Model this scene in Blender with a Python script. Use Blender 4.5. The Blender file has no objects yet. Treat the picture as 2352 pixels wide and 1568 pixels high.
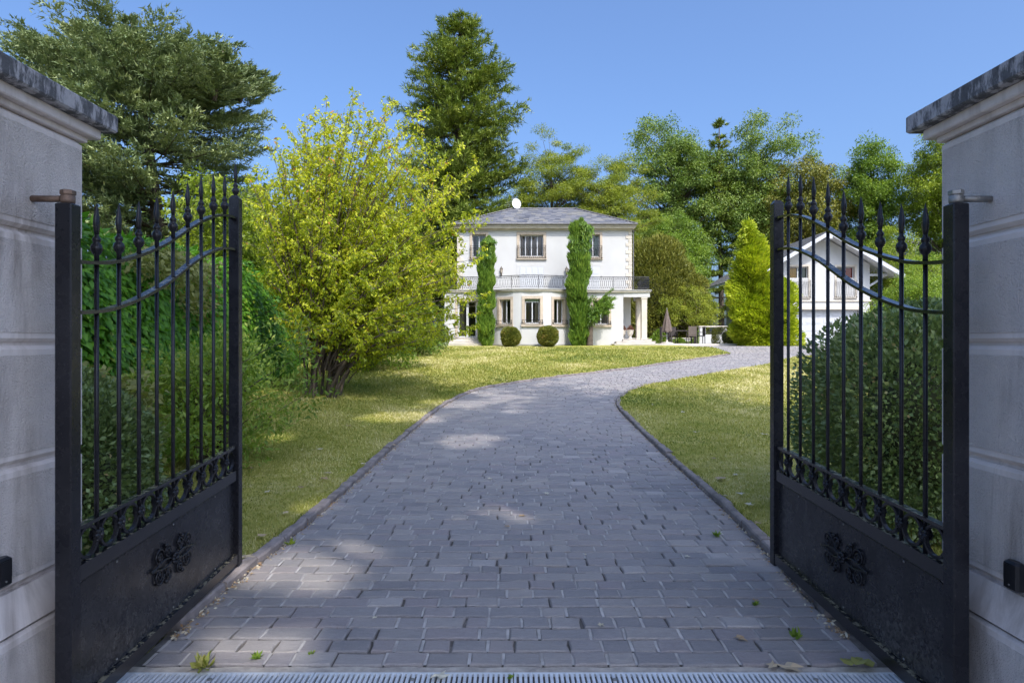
import bpy, math, random
import numpy as np
from mathutils import Vector, Matrix, Euler

random.seed(7)
rng = np.random.default_rng(11)
R = math.radians
scene = bpy.context.scene
COL = scene.collection

# ------------------------------------------------------------------ camera
EYE = 1.68
F = 1480.0            # focal length in units of a 2352 px wide frame
cam_d = bpy.data.cameras.new('camera')
cam_d.sensor_width = 36.0
cam_d.lens = F / 2352.0 * 36.0
cam_d.clip_start = 0.05
cam_d.clip_end = 2000.0
cam = bpy.data.objects.new('camera', cam_d)
cam.location = (0, 0, EYE)
cam.rotation_euler = (R(90), 0, 0)
COL.objects.link(cam)
scene.camera = cam

# ------------------------------------------------------------------ light
SUN_EL, SUN_AZ = 51.0, 24.0       # azimuth: to the right of straight behind the camera
SV = Vector((math.sin(R(SUN_AZ)) * math.cos(R(SUN_EL)), -math.cos(R(SUN_AZ)) * math.cos(R(SUN_EL)), math.sin(R(SUN_EL))))
world = bpy.data.worlds.new('World')
scene.world = world
world.use_nodes = True
wn = world.node_tree.nodes
wl = world.node_tree.links
bg = wn['Background']
sky = wn.new('ShaderNodeTexSky')
sky.sky_type = 'NISHITA'
sky.sun_disc = False
sky.sun_elevation = R(SUN_EL)
sky.sun_rotation = math.atan2(SV.x, SV.y)
sky.altitude = 400
sky.air_density = 1.0
sky.dust_density = 7.5
sky.ozone_density = 10.0
wl.new(sky.outputs[0], bg.inputs[0])
bg.inputs[1].default_value = 0.15
sun_d = bpy.data.lights.new('sun', 'SUN')
sun_d.energy = 2.0
sun_d.angle = R(0.53)
sun_d.color = (1.0, 0.95, 0.88)
sun = bpy.data.objects.new('sun', sun_d)
sun.rotation_euler = SV.to_track_quat('Z', 'Y').to_euler()
sun.location = (10, -20, 30)
COL.objects.link(sun)
scene.view_settings.view_transform = 'Standard'
scene.view_settings.look = 'None'
scene.view_settings.exposure = 0.98
scene.view_settings.gamma = 1.0
scene.view_settings.use_curve_mapping = False
scene.render.engine = 'CYCLES'
scene.cycles.use_denoising = True
scene.cycles.max_bounces = 8
scene.cycles.transparent_max_bounces = 16
scene.cycles.sample_clamp_indirect = 6.0

# ------------------------------------------------------------------ terrain profile
_GY = [-60, 3, 8, 12.5, 16, 20, 24, 28, 32, 36, 50, 100, 500]
_GZ = [0, 0, .14, .28, .50, .78, 1.03, 1.25, 1.44, 1.46, 1.42, 1.5, 2.0]
def g(y):
    return float(np.interp(y, _GY, _GZ))
def gv(y):
    return np.interp(y, _GY, _GZ)
def U(px, py):
    """ground point seen at that place of the 2352 px picture"""
    lo, hi = 2.0, 60.0
    k = (py - 784.0) / F
    for _ in range(50):
        m = (lo + hi) / 2
        if (EYE - g(m)) / m > k: lo = m
        else: hi = m
    return ((px - 1176.0) / F * lo, lo)
def X(px, d): return (px - 1176.0) / F * d
def H(py, d): return EYE + (784.0 - py) / F * d

# ------------------------------------------------------------------ materials
MATS = {}
def new_mat(name):
    m = bpy.data.materials.new(name)
    m.use_nodes = True
    nt = m.node_tree
    p = nt.nodes['Principled BSDF']
    MATS[name] = m
    return m, nt, p
def N(nt, t, **kw):
    n = nt.nodes.new(t)
    for k, v in kw.items():
        if k in n.inputs: n.inputs[k].default_value = v
        else: setattr(n, k, v)
    return n
def ramp(nt, fac, stops):
    r = nt.nodes.new('ShaderNodeValToRGB')
    el = r.color_ramp.elements
    while len(el) < len(stops): el.new(0.5)
    for e, (p, c) in zip(el, stops):
        e.position = p
        e.color = (c[0], c[1], c[2], 1)
    nt.links.new(fac, r.inputs[0])
    return r.outputs[0]
def coords(nt, kind='Object', scale=(1, 1, 1), rot=(0, 0, 0)):
    tc = nt.nodes.new('ShaderNodeTexCoord')
    if kind == 'World':
        gq = nt.nodes.new('ShaderNodeNewGeometry')
        out = gq.outputs['Position']
    else:
        out = tc.outputs[kind]
    mp = nt.nodes.new('ShaderNodeMapping')
    mp.inputs['Scale'].default_value = scale
    mp.inputs['Rotation'].default_value = rot
    nt.links.new(out, mp.inputs[0])
    return mp.outputs[0]
def noise(nt, vec, scale, detail=5, rough=.55, out='Fac', dist=0.0):
    n = nt.nodes.new('ShaderNodeTexNoise')
    n.inputs['Scale'].default_value = scale
    n.inputs['Detail'].default_value = detail
    n.inputs['Roughness'].default_value = rough
    n.inputs['Distortion'].default_value = dist
    nt.links.new(vec, n.inputs['Vector'])
    return n.outputs[out]
def mixc(nt, fac, a, b, mode='MIX'):
    m = nt.nodes.new('ShaderNodeMix')
    m.data_type = 'RGBA'
    m.blend_type = mode
    for sock, v in ((m.inputs[0], fac), (m.inputs[6], a), (m.inputs[7], b)):
        if isinstance(v, (int, float)): sock.default_value = v
        elif isinstance(v, tuple): sock.default_value = (v[0], v[1], v[2], 1)
        else: nt.links.new(v, sock)
    return m.outputs[2]
def math_n(nt, op, a, b=0.0, clamp=False):
    m = nt.nodes.new('ShaderNodeMath')
    m.operation = op
    m.use_clamp = clamp
    for i, v in enumerate((a, b)):
        if isinstance(v, (int, float)): m.inputs[i].default_value = v
        else: nt.links.new(v, m.inputs[i])
    return m.outputs[0]
def bump(nt, p, height, strength=.3, dist=.01):
    b = nt.nodes.new('ShaderNodeBump')
    b.inputs['Strength'].default_value = strength
    b.inputs['Distance'].default_value = dist
    nt.links.new(height, b.inputs['Height'])
    nt.links.new(b.outputs[0], p.inputs['Normal'])

def simple(name, col, rough=.6, var=.15, scale=8, metal=0.0, bmp=0.0, spec=.5, world_c=False):
    m, nt, p = new_mat(name)
    v = coords(nt, 'World' if world_c else 'Object')
    n = noise(nt, v, scale)
    lo = tuple(c * (1 - var) for c in col)
    hi = tuple(min(1, c * (1 + var)) for c in col)
    nt.links.new(ramp(nt, n, [(.3, lo), (.7, hi)]), p.inputs['Base Color'])
    p.inputs['Roughness'].default_value = rough
    p.inputs['Metallic'].default_value = metal
    p.inputs['Specular IOR Level'].default_value = spec
    if bmp: bump(nt, p, noise(nt, v, scale * 6), bmp, .01)
    return m

def leaf_mat(name, stops, trans=.32, rough=.5, spec=.35, tcol=(1.25, 1.3, .55)):
    m, nt, p = new_mat(name)
    at = nt.nodes.new('ShaderNodeAttribute')
    at.attribute_name = 'tone'
    k = {'leaf_dry': 1.0, 'flower_head': 1.0, 'leaf_pale': 1.0, 'leaf_plane': 1.0, 'grass_blade': 1.38, 'leaf_locust': 2.1, 'leaf_redwood': 2.1, 'leaf_spruce': 2.0, 'leaf_bush': 2.0, 'leaf_gold': 1.6,
         'leaf_yew': 1.6, 'leaf_box': 2.0, 'leaf_creeper': 1.4, 'leaf_green': 2.0, 'leaf_lime': 1.5, 'leaf_oak': 2.3}.get(name, 1.5)
    stops = [(q, tuple(min(.66, v * k) for v in cc)) for q, cc in stops]
    c = ramp(nt, at.outputs['Fac'], stops)
    nt.links.new(c, p.inputs['Base Color'])
    p.inputs['Roughness'].default_value = rough
    p.inputs['Specular IOR Level'].default_value = spec
    tr = nt.nodes.new('ShaderNodeBsdfTranslucent')
    nt.links.new(mixc(nt, 1.0, c, tcol, 'MULTIPLY'), tr.inputs[0])
    mx = nt.nodes.new('ShaderNodeMixShader')
    mx.inputs[0].default_value = trans
    nt.links.new(p.outputs[0], mx.inputs[1])
    nt.links.new(tr.outputs[0], mx.inputs[2])
    nt.links.new(mx.outputs[0], nt.nodes['Material Output'].inputs[0])
    return m

# leaves: tone 0..1 picks the leaf's own colour
leaf_mat('leaf_bush', [(0, (.08, .12, .010)), (.35, (.19, .225, .013)), (.7, (.34, .35, .02)), (.96, (.52, .47, .045)), (1, (.36, .13, .03))], trans=.4)
leaf_mat('leaf_spruce', [(0, (.05, .078, .034)), (.5, (.105, .135, .056)), (1, (.205, .225, .095))], trans=.12, tcol=(1, 1, .8))
leaf_mat('leaf_redwood', [(0, (.045, .07, .012)), (.5, (.095, .125, .02)), (1, (.18, .19, .032))], trans=.15, tcol=(1, 1.1, .7))
leaf_mat('leaf_locust', [(0, (.06, .085, .010)), (.5, (.115, .14, .017)), (1, (.22, .22, .03))], trans=.4)
leaf_mat('leaf_oak', [(0, (.04, .07, .016)), (.5, (.08, .115, .022)), (1, (.14, .165, .035))], trans=.3)
leaf_mat('leaf_green', [(0, (.05, .085, .012)), (.5, (.09, .14, .018)), (1, (.18, .22, .03))], trans=.38)
leaf_mat('leaf_lime', [(0, (.08, .12, .012)), (.5, (.16, .21, .02)), (1, (.30, .32, .04))], trans=.4)
leaf_mat('leaf_gold', [(0, (.10, .145, .008)), (.5, (.23, .28, .014)), (1, (.42, .42, .03))], trans=.3)
leaf_mat('leaf_yew', [(0, (.06, .072, .012)), (.5, (.115, .12, .018)), (1, (.20, .18, .03))], trans=.2)
leaf_mat('leaf_cypress', [(0, (.04, .085, .012)), (.5, (.10, .175, .02)), (1, (.22, .29, .04))], trans=.25)
leaf_mat('leaf_box', [(0, (.045, .07, .022)), (.5, (.085, .12, .034)), (.9, (.15, .19, .06)), (1, (.24, .17, .08))], trans=.15, rough=.38, spec=.6, tcol=(1, 1, .6))
leaf_mat('leaf_ball', [(0, (.05, .075, .012)), (.5, (.11, .125, .02)), (.85, (.19, .17, .03)), (1, (.28, .17, .06))], trans=.25)
leaf_mat('leaf_creeper', [(0, (.035, .10, .008)), (.5, (.07, .18, .014)), (.93, (.14, .29, .024)), (1, (.28, .33, .05))], trans=.35, rough=.4)
leaf_mat('leaf_shrub', [(0, (.075, .13, .018)), (.5, (.16, .23, .035)), (1, (.30, .34, .07))], trans=.38)
leaf_mat('leaf_pale', [(0, (.18, .20, .05)), (1, (.34, .34, .12))], trans=.35)
leaf_mat('leaf_plane', [(0, (.05, .08, .015)), (1, (.12, .15, .03))], trans=.3)
leaf_mat('leaf_dry', [(0, (.30, .18, .09)), (.5, (.48, .36, .22)), (1, (.66, .62, .48))], trans=.15, tcol=(1, 1, 1))
leaf_mat('grass_blade', [(0, (.085, .125, .022)), (.4, (.185, .205, .038)), (.75, (.325, .30, .09)), (1, (.50, .43, .23))], trans=.3)
leaf_mat('flower_head', [(0, (.16, .07, .05)), (1, (.33, .17, .13))], trans=.2)
simple('bark', (.10, .075, .055), .9, .35, 6, bmp=.8)
simple('bark_pale', (.22, .18, .14), .9, .35, 9, bmp=.8)
simple('twigs', (.05, .055, .02), .95, .4, 10)

# walls
def render_wall():
    m, nt, p = new_mat('white_render')
    v = coords(nt, 'World')
    n1 = noise(nt, v, .9, 6)
    n2 = noise(nt, coords(nt, 'World', (3, 3, .35)), 1.6, 6, .6)
    c = ramp(nt, n1, [(.3, (.53, .52, .50)), (.7, (.585, .58, .56))])
    c = mixc(nt, math_n(nt, 'MULTIPLY', ramp(nt, n2, [(.5, (0, 0, 0)), (.78, (1, 1, 1))]), .32), c, (.58, .55, .49))
    nt.links.new(c, p.inputs['Base Color'])
    p.inputs['Roughness'].default_value = .85
    bump(nt, p, noise(nt, v, 90, 3), .15, .004)
render_wall()
simple('white_paint', (.58, .59, .60), .4, .03, 3)
simple('frame_stone', (.52, .43, .33), .85, .14, 3.5, bmp=.2, world_c=True)
simple('pale_stone', (.60, .54, .45), .85, .12, 3, bmp=.2, world_c=True)
simple('step_stone', (.58, .53, .46), .85, .15, 2.5, bmp=.3, world_c=True)
simple('slab_edge', (.34, .33, .30), .85, .2, 3, bmp=.3, world_c=True)
simple('wrought_iron', (.022, .022, .024), .5, .3, 20)
simple('dark_room', (.05, .045, .04), .9, .2, 2)
simple('curtain_beige', (.40, .33, .24), .9, .12, 4)
simple('curtain_brown', (.30, .20, .12), .9, .15, 4)
simple('curtain_green', (.20, .27, .20), .9, .1, 4)
simple('curtain_yellow', (.75, .42, .03), .9, .08, 4)
simple('curtain_red', (.45, .05, .02), .9, .1, 4)
simple('lamp_bronze', (.10, .075, .055), .5, .2, 12)
simple('lamp_glass', (.55, .48, .38), .2, .1, 12)
simple('dish_white', (.72, .73, .74), .45, .04, 6)
simple('metal_grey', (.35, .36, .37), .4, .1, 10, metal=.8)
simple('parasol_cloth', (.15, .115, .095), .9, .15, 9)
simple('rattan_dark', (.06, .05, .045), .8, .3, 30)
simple('rattan_light', (.13, .105, .085), .8, .2, 30)
simple('terracotta_white', (.62, .57, .49), .8, .12, 8)
simple('black_plastic', (.012, .012, .014), .3, .2, 15)
simple('rusty_steel', (.17, .115, .085), .6, .4, 25, metal=.5, bmp=.3)
simple('zinc_steel', (.30, .29, .27), .45, .25, 18, metal=.7, bmp=.2)
simple('interior_wall', (.45, .42, .38), .9, .1, 2)

def m_glass():
    m, nt, p = new_mat('window_glass')
    fr = nt.nodes.new('ShaderNodeFresnel'); fr.inputs[0].default_value = 1.6
    f2 = math_n(nt, 'ADD', math_n(nt, 'MULTIPLY', fr.outputs[0], 1.0), .02, True)
    tr = nt.nodes.new('ShaderNodeBsdfTransparent'); tr.inputs[0].default_value = (.8, .84, .82, 1)
    gl = nt.nodes.new('ShaderNodeBsdfGlossy'); gl.inputs['Roughness'].default_value = .02
    mx = nt.nodes.new('ShaderNodeMixShader')
    nt.links.new(f2, mx.inputs[0]); nt.links.new(tr.outputs[0], mx.inputs[1]); nt.links.new(gl.outputs[0], mx.inputs[2])
    nt.links.new(mx.outputs[0], nt.nodes['Material Output'].inputs[0])
m_glass()

def m_slate():
    m, nt, p = new_mat('roof_slate')
    v = coords(nt, 'World')
    oi = nt.nodes.new('ShaderNodeObjectInfo')
    at = nt.nodes.new('ShaderNodeAttribute'); at.attribute_name = 'tone'
    r0 = math_n(nt, 'FRACT', math_n(nt, 'ADD', oi.outputs['Random'], at.outputs['Fac']))
    c = ramp(nt, r0, [(0, (.10, .105, .125)), (.4, (.17, .175, .20)), (.75, (.24, .24, .255)), (1, (.30, .28, .24))])
    n = noise(nt, v, 1.2, 6)
    c = mixc(nt, ramp(nt, n, [(.5, (0, 0, 0)), (.75, (.5, .5, .5))]), c, (.26, .24, .17))
    nt.links.new(c, p.inputs['Base Color'])
    p.inputs['Roughness'].default_value = .6
m_slate()
simple('roof_tile_grey', (.16, .155, .15), .8, .35, 9, bmp=.5, world_c=True)

def m_pillar(name, smooth):
    m, nt, p = new_mat(name)
    v = coords(nt, 'World')
    n1 = noise(nt, v, 3.2, 6, .65)
    n2 = noise(nt, coords(nt, 'World', (4, 4, .7)), 1.5, 6, .65, dist=.6)
    n3 = noise(nt, v, 1.1, 4, .6)
    lo_, hi_ = ((.62, .55, .505), (.77, .695, .65)) if smooth else ((.72, .64, .585), (.88, .80, .745))
    base = ramp(nt, n1, [(.25, lo_), (.75, hi_)])
    st = ramp(nt, n2, [(.44, (0, 0, 0)), (.66, (1, 1, 1))])
    st = math_n(nt, 'MULTIPLY', st, ramp(nt, n3, [(.38, (.1, .1, .1)), (.62, (1, 1, 1))]))
    c = mixc(nt, math_n(nt, 'MULTIPLY', st, 0.78 if smooth else .72), base, (.23, .175, .135))
    if not smooth:
        pit = noise(nt, v, 140, 3, .7)
        c = mixc(nt, ramp(nt, pit, [(.36, (.45, .45, .45)), (.48, (0, 0, 0))]), c, (.55, .47, .43))
        h = noise(nt, v, 115, 4, .62)
        bump(nt, p, h, 1.0, .02)
    else:
        bump(nt, p, noise(nt, v, 60, 4), .25, .004)
    nt.links.new(c, p.inputs['Base Color'])
    p.inputs['Roughness'].default_value = .9
m_pillar('pillar_smooth', True)
m_pillar('pillar_rough', False)
def m_cap():
    m, nt, p = new_mat('cap_lichen')
    v = coords(nt, 'World')
    n1 = noise(nt, v, 9, 8, .7)
    n2 = noise(nt, coords(nt, 'World', (5, 5, 1.6)), 3.0, 8, .72)
    n3 = noise(nt, v, 40, 5, .7)
    c = ramp(nt, n1, [(.3, (.34, .33, .34)), (.7, (.46, .44, .44))])
    c = mixc(nt, ramp(nt, n2, [(.44, (0, 0, 0)), (.53, (1, 1, 1))]), c, mixc(nt, n3, (.03, .03, .033), (.17, .17, .175)))
    nt.links.new(c, p.inputs['Base Color'])
    p.inputs['Roughness'].default_value = .95
    bump(nt, p, n3, .7, .012)
m_cap()

def m_gate(name='gate_paint', dirt=.0):
    m, nt, p = new_mat(name)
    v = coords(nt, 'World')
    c = ramp(nt, noise(nt, v, 5, 6), [(.3, (.009, .009, .012)), (.7, (.019, .019, .023))])
    sp = ramp(nt, noise(nt, v, 210, 2, .5), [(.70, (0, 0, 0)), (.76, (1, 1, 1))])
    if dirt:
        gz = nt.nodes.new('ShaderNodeSeparateXYZ'); gq = nt.nodes.new('ShaderNodeNewGeometry')
        nt.links.new(gq.outputs['Position'], gz.inputs[0])
        mr = nt.nodes.new('ShaderNodeMapRange')
        mr.inputs[1].default_value = .75; mr.inputs[2].default_value = .1
        nt.links.new(gz.outputs[2], mr.inputs[0])
        splash = math_n(nt, 'MULTIPLY', mr.outputs[0], ramp(nt, noise(nt, v, 60, 6, .7), [(.42, (0, 0, 0)), (.68, (1, 1, 1))]))
        splash = math_n(nt, 'MULTIPLY', splash, ramp(nt, noise(nt, v, 2.5, 4), [(.35, (.15, .15, .15)), (.65, (1, 1, 1))]))
        c = mixc(nt, math_n(nt, 'MULTIPLY', splash, dirt), c, (.30, .28, .25))
    c = mixc(nt, math_n(nt, 'MULTIPLY', sp, .35), c, (.35, .34, .32))
    nt.links.new(c, p.inputs['Base Color'])
    p.inputs['Specular IOR Level'].default_value = .32
    nt.links.new(ramp(nt, noise(nt, v, 14, 5), [(.3, (.2, .2, .2)), (.75, (.38, .38, .38))]), p.inputs['Roughness'])
    bump(nt, p, noise(nt, v, 120, 3), .06, .003)
m_gate()
m_gate('gate_panel', .42)
def m_railtop():
    m, nt, p = new_mat('gate_rail')
    v = coords(nt, 'World')
    gq = nt.nodes.new('ShaderNodeNewGeometry')
    sx = nt.nodes.new('ShaderNodeSeparateXYZ'); nt.links.new(gq.outputs['Normal'], sx.inputs[0])
    up = ramp(nt, sx.outputs[2], [(.5, (0, 0, 0)), (.8, (1, 1, 1))])
    li = ramp(nt, noise(nt, v, 28, 7, .7), [(.50, (0, 0, 0)), (.56, (1, 1, 1))])
    c = mixc(nt, math_n(nt, 'MULTIPLY', up, li), (.010, .010, .013), mixc(nt, noise(nt, v, 60, 4), (.10, .09, .06), (.30, .27, .19)))
    nt.links.new(c, p.inputs['Base Color'])
    p.inputs['Roughness'].default_value = .24
    p.inputs['Specular IOR Level'].default_value = .7
m_railtop()

def m_paver(name, objrand):
    m, nt, p = new_mat(name)
    v = coords(nt, 'World')
    at = nt.nodes.new('ShaderNodeAttribute'); at.attribute_name = 'tone'
    r0 = at.outputs['Fac']
    oi = nt.nodes.new('ShaderNodeObjectInfo')
    r0 = math_n(nt, 'FRACT', math_n(nt, 'ADD', r0, oi.outputs['Random'])) if objrand else r0
    c = ramp(nt, r0, [(0, (.265, .25, .25)), (.25, (.305, .29, .285)), (.5, (.33, .312, .305)), (.66, (.325, .29, .288)), (.8, (.355, .33, .315)), (.96, (.385, .355, .33)), (1, (.46, .43, .41))])
    n1 = noise(nt, coords(nt, 'World', (5, 22, 5), (0, 0, .35)), 3.0, 7, .68, dist=1.2)
    n5 = noise(nt, coords(nt, 'World', (16, 60, 16), (0, 0, .5)), 3.0, 6, .75, dist=1.5)
    c = mixc(nt, .6, c, mixc(nt, n5, (.18, .18, .19), (.84, .83, .82)), 'OVERLAY')
    c = mixc(nt, .55, c, mixc(nt, n1, (.2, .2, .21), (.8, .79, .78)), 'OVERLAY')
    n2 = noise(nt, v, .55, 5, .6)
    c = mixc(nt, ramp(nt, n2, [(.46, (0, 0, 0)), (.68, (.5, .5, .5))]), c, (.43, .375, .325))
    sp = noise(nt, v, 160, 2, .5)
    c = mixc(nt, ramp(nt, sp, [(.66, (0, 0, 0)), (.74, (.7, .7, .7))]), c, (.48, .46, .44))
    c = mixc(nt, 1.0, c, (.93, .93, .94), 'MULTIPLY')
    nt.links.new(c, p.inputs['Base Color'])
    p.inputs['Roughness'].default_value = .62
    p.inputs['Specular IOR Level'].default_value = .45
    bump(nt, p, math_n(nt, 'ADD', n1, math_n(nt, 'MULTIPLY', n5, .6)), .8, .014)
m_paver('slate_paver', True)
m_paver('slate_paver_far', False)
def m_joint():
    m, nt, p = new_mat('paver_joint')
    v = coords(nt, 'World')
    c = ramp(nt, noise(nt, v, 3.5, 6, .7), [(.36, (.05, .045, .04)), (.56, (.11, .10, .09)), (.68, (.36, .34, .32))])
    c = mixc(nt, noise(nt, v, 90, 3), c, (.15, .135, .12))
    nt.links.new(c, p.inputs['Base Color'])
    p.inputs['Roughness'].default_value = .95
    bump(nt, p, noise(nt, v, 80, 4), .8, .01)
m_joint()
simple('kerb_stone', (.235, .20, .185), .9, .38, 7, bmp=.8, world_c=True)
simple('concrete', (.40, .36, .31), .95, .25, 14, bmp=.9, world_c=True)
simple('galvanised', (.62, .64, .66), .45, .12, 14, metal=.15, world_c=True)
simple('mortar', (.40, .375, .35), .95, .3, 9, bmp=.8, world_c=True)
simple('soil', (.11, .085, .06), .95, .4, 8, bmp=.9, world_c=True)

def m_lawn():
    m, nt, p = new_mat('lawn_turf')
    v = coords(nt, 'World')
    n1 = noise(nt, v, .55, 6, .65)
    n2 = noise(nt, v, 5.5, 7, .7)
    n3 = noise(nt, coords(nt, 'World', (1, 1, 1)), 70, 4, .75)
    n4 = noise(nt, coords(nt, 'World', (.55, 2.6, 1), (0, 0, .12)), 1.1, 4, .6)
    fac = math_n(nt, 'ADD', math_n(nt, 'MULTIPLY', n1, .36), math_n(nt, 'MULTIPLY', n2, .40))
    fac = math_n(nt, 'ADD', fac, math_n(nt, 'MULTIPLY', n4, .24))
    c = ramp(nt, fac, [(.34, (.145, .18, .03)), (.44, (.25, .26, .05)), (.53, (.385, .35, .105)), (.62, (.52, .45, .23))])
    c = mixc(nt, .5, c, mixc(nt, n3, (.15, .17, .1), (.85, .85, .7)), 'OVERLAY')
    nt.links.new(c, p.inputs['Base Color'])
    p.inputs['Roughness'].default_value = .95
    p.inputs['Specular IOR Level'].default_value = .1
    bump(nt, p, n3, .7, .02)
m_lawn()
def m_ground():
    m, nt, p = new_mat('ground_soil')
    v = coords(nt, 'World')
    c = ramp(nt, noise(nt, v, .8, 7, .7), [(.35, (.05, .075, .018)), (.55, (.09, .10, .03)), (.7, (.13, .10, .06))])
    nt.links.new(c, p.inputs['Base Color'])
    p.inputs['Roughness'].default_value = .95
    bump(nt, p, noise(nt, v, 30, 5), .6, .03)
m_ground()

# ------------------------------------------------------------------ mesh helpers
WM = {}     # world translation of every object made
def link(o, parent, loc):
    COL.objects.link(o)
    o.location = loc
    if parent is not None:
        o.parent = parent
        o.matrix_parent_inverse = Matrix.Translation(-WM[parent.name])
    WM[o.name] = Vector(loc)
def tag(o, label=None, cat=None, group=None, kind=None):
    if label: o['label'] = label
    if cat: o['category'] = cat
    if group: o['group'] = group
    if kind: o['kind'] = kind
    return o
def empty(name, loc, label, cat, group=None, kind=None):
    o = bpy.data.objects.new(name, None)
    o.empty_display_size = .2
    link(o, None, Vector(loc))
    return tag(o, label, cat, group, kind)
def raw_mesh(name, V, F, mat, tone=None, smooth=False):
    me = bpy.data.meshes.new(name)
    V = np.asarray(V, dtype=np.float32)
    if isinstance(F, np.ndarray):
        nf, k = F.shape
        me.vertices.add(len(V)); me.vertices.foreach_set('co', V.ravel())
        me.loops.add(nf * k); me.loops.foreach_set('vertex_index', F.ravel().astype(np.int32))
        me.polygons.add(nf)
        me.polygons.foreach_set('loop_start', np.arange(0, nf * k, k, dtype=np.int32))
        me.polygons.foreach_set('loop_total', np.full(nf, k, dtype=np.int32))
        me.update(calc_edges=True)
    else:
        me.from_pydata([tuple(map(float, v)) for v in V], [], F)
        me.update()
    if tone is not None:
        a = me.attributes.new('tone', 'FLOAT', 'POINT')
        a.data.foreach_set('value', np.asarray(tone, dtype=np.float32))
    if smooth:
        me.polygons.foreach_set('use_smooth', np.ones(len(me.polygons), dtype=bool))
    me.materials.append(MATS[mat])
    return me
def mesh_obj(name, V, F, mat, parent=None, tone=None, smooth=False, base=True):
    V = np.asarray(V, dtype=np.float64)
    lo, hi = V.min(0), V.max(0)
    c = (lo + hi) / 2
    if base: c[2] = lo[2]
    me = raw_mesh(name, V - c, F, mat, tone, smooth)
    o = bpy.data.objects.new(name, me)
    link(o, parent, Vector(c))
    return o
def inst(name, me, parent, loc, rotz=0.0, scale=None, rot=None):
    o = bpy.data.objects.new(name, me)
    link(o, parent, Vector(loc))
    o.rotation_euler = rot if rot is not None else (0, 0, rotz)
    if scale is not None: o.scale = scale
    return o

class MB:
    def __init__(s): s.v = []; s.f = []; s.t = []
    def add(s, V, Fc, tone=None):
        k = len(s.v)
        s.v.extend([tuple(map(float, p)) for p in V])
        s.f.extend([tuple(i + k for i in f) for f in Fc])
        if tone is not None: s.t.extend([tone] * len(V))
        return s
    def hexa(s, P, tone=None):
        """8 points: bottom 0-3 counter-clockwise, top 4-7"""
        return s.add(P, [(3, 2, 1, 0), (4, 5, 6, 7), (0, 1, 5, 4), (1, 2, 6, 5), (2, 3, 7, 6), (3, 0, 4, 7)], tone)
    def box(s, x0, x1, y0, y1, z0, z1, tone=None):
        return s.hexa([(x0, y0, z0), (x1, y0, z0), (x1, y1, z0), (x0, y1, z0), (x0, y0, z1), (x1, y0, z1), (x1, y1, z1), (x0, y1, z1)], tone)
    def cbox(s, x0, x1, y0, y1, z0, z1, c):
        """box with chamfered edges"""
        P = []
        for z, i in ((z0, c), (z0 + c, 0), (z1 - c, 0), (z1, c)):
            cc = c
            a0, a1, b0, b1 = x0 + i, x1 - i, y0 + i, y1 - i
            P += [(a0 + cc, b0, z), (a1 - cc, b0, z), (a1, b0 + cc, z), (a1, b1 - cc, z), (a1 - cc, b1, z), (a0 + cc, b1, z), (a0, b1 - cc, z), (a0, b0 + cc, z)]
        Fc = [tuple(range(7, -1, -1)), tuple(range(24, 32))]
        for k in range(3):
            for i in range(8):
                j = (i + 1) % 8
                Fc.append((k * 8 + i, k * 8 + j, k * 8 + 8 + j, k * 8 + 8 + i))
        return s.add(P, Fc)
    def tube(s, pts, r, n=8, closed=False, cap=True):
        pts = [Vector(p) for p in pts]
        m = len(pts)
        rr = r if hasattr(r, '__len__') else [r] * m
        k = len(s.v); fr = None
        for i, p in enumerate(pts):
            if closed: d = pts[(i + 1) % m] - pts[i - 1]
            else: d = pts[min(i + 1, m - 1)] - pts[max(i - 1, 0)]
            d = d.normalized() if d.length > 1e-9 else Vector((0, 0, 1))
            if fr is None:
                a = Vector((0, 0, 1)) if abs(d.z) < .9 else Vector((1, 0, 0))
                u = d.cross(a).normalized()
            else:
                u = (fr - d * fr.dot(d)).normalized()
            fr = u
            w = d.cross(u)
            for j in range(n):
                t = 2 * math.pi * j / n
                q = p + (u * math.cos(t) + w * math.sin(t)) * rr[i]
                s.v.append(tuple(q))
        for i in range(m if closed else m - 1):
            a, b = k + i * n, k + ((i + 1) % m) * n
            for j in range(n):
                j2 = (j + 1) % n
                s.f.append((a + j, a + j2, b + j2, b + j))
        if cap and not closed:
            s.f.append(tuple(k + j for j in range(n - 1, -1, -1)))
            s.f.append(tuple(k + (m - 1) * n + j for j in range(n)))
        return s
    def lathe(s, prof, c, n=12, sx=1.0, sy=1.0):
        """prof: [(r, z)] from bottom to top around vertical axis at c"""
        k = len(s.v); m = len(prof)
        for r, z in prof:
            for j in range(n):
                t = 2 * math.pi * j / n
                s.v.append((c[0] + r * sx * math.cos(t), c[1] + r * sy * math.sin(t), c[2] + z))
        for i in range(m - 1):
            a, b = k + i * n, k + i * n + n
            for j in range(n):
                j2 = (j + 1) % n
                s.f.append((a + j, a + j2, b + j2, b + j))
        s.f.append(tuple(k + j for j in range(n - 1, -1, -1)))
        s.f.append(tuple(k + (m - 1) * n + j for j in range(n)))
        return s
    def xf(s, fn, start=0):
        s.v[start:] = [tuple(fn(*p)) for p in s.v[start:]]
        return s
    def build(s, name, mat, parent=None, smooth=False):
        return mesh_obj(name, s.v, s.f, mat, parent, s.t if s.t and len(s.t) == len(s.v) else None, smooth)

def smooth_path(pts, n=8):
    """Catmull-Rom through the points"""
    P = [Vector(p) for p in pts]
    P = [P[0] * 2 - P[1]] + P + [P[-1] * 2 - P[-2]]
    out = []
    for i in range(1, len(P) - 2):
        for k in range(n):
            t = k / n
            a, b, c, d = P[i - 1], P[i], P[i + 1], P[i + 2]
            out.append(.5 * ((2 * b) + (c - a) * t + (2 * a - 5 * b + 4 * c - d) * t * t + (3 * b - a - 3 * c + d) * t ** 3))
    out.append(P[-2])
    return out

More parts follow.
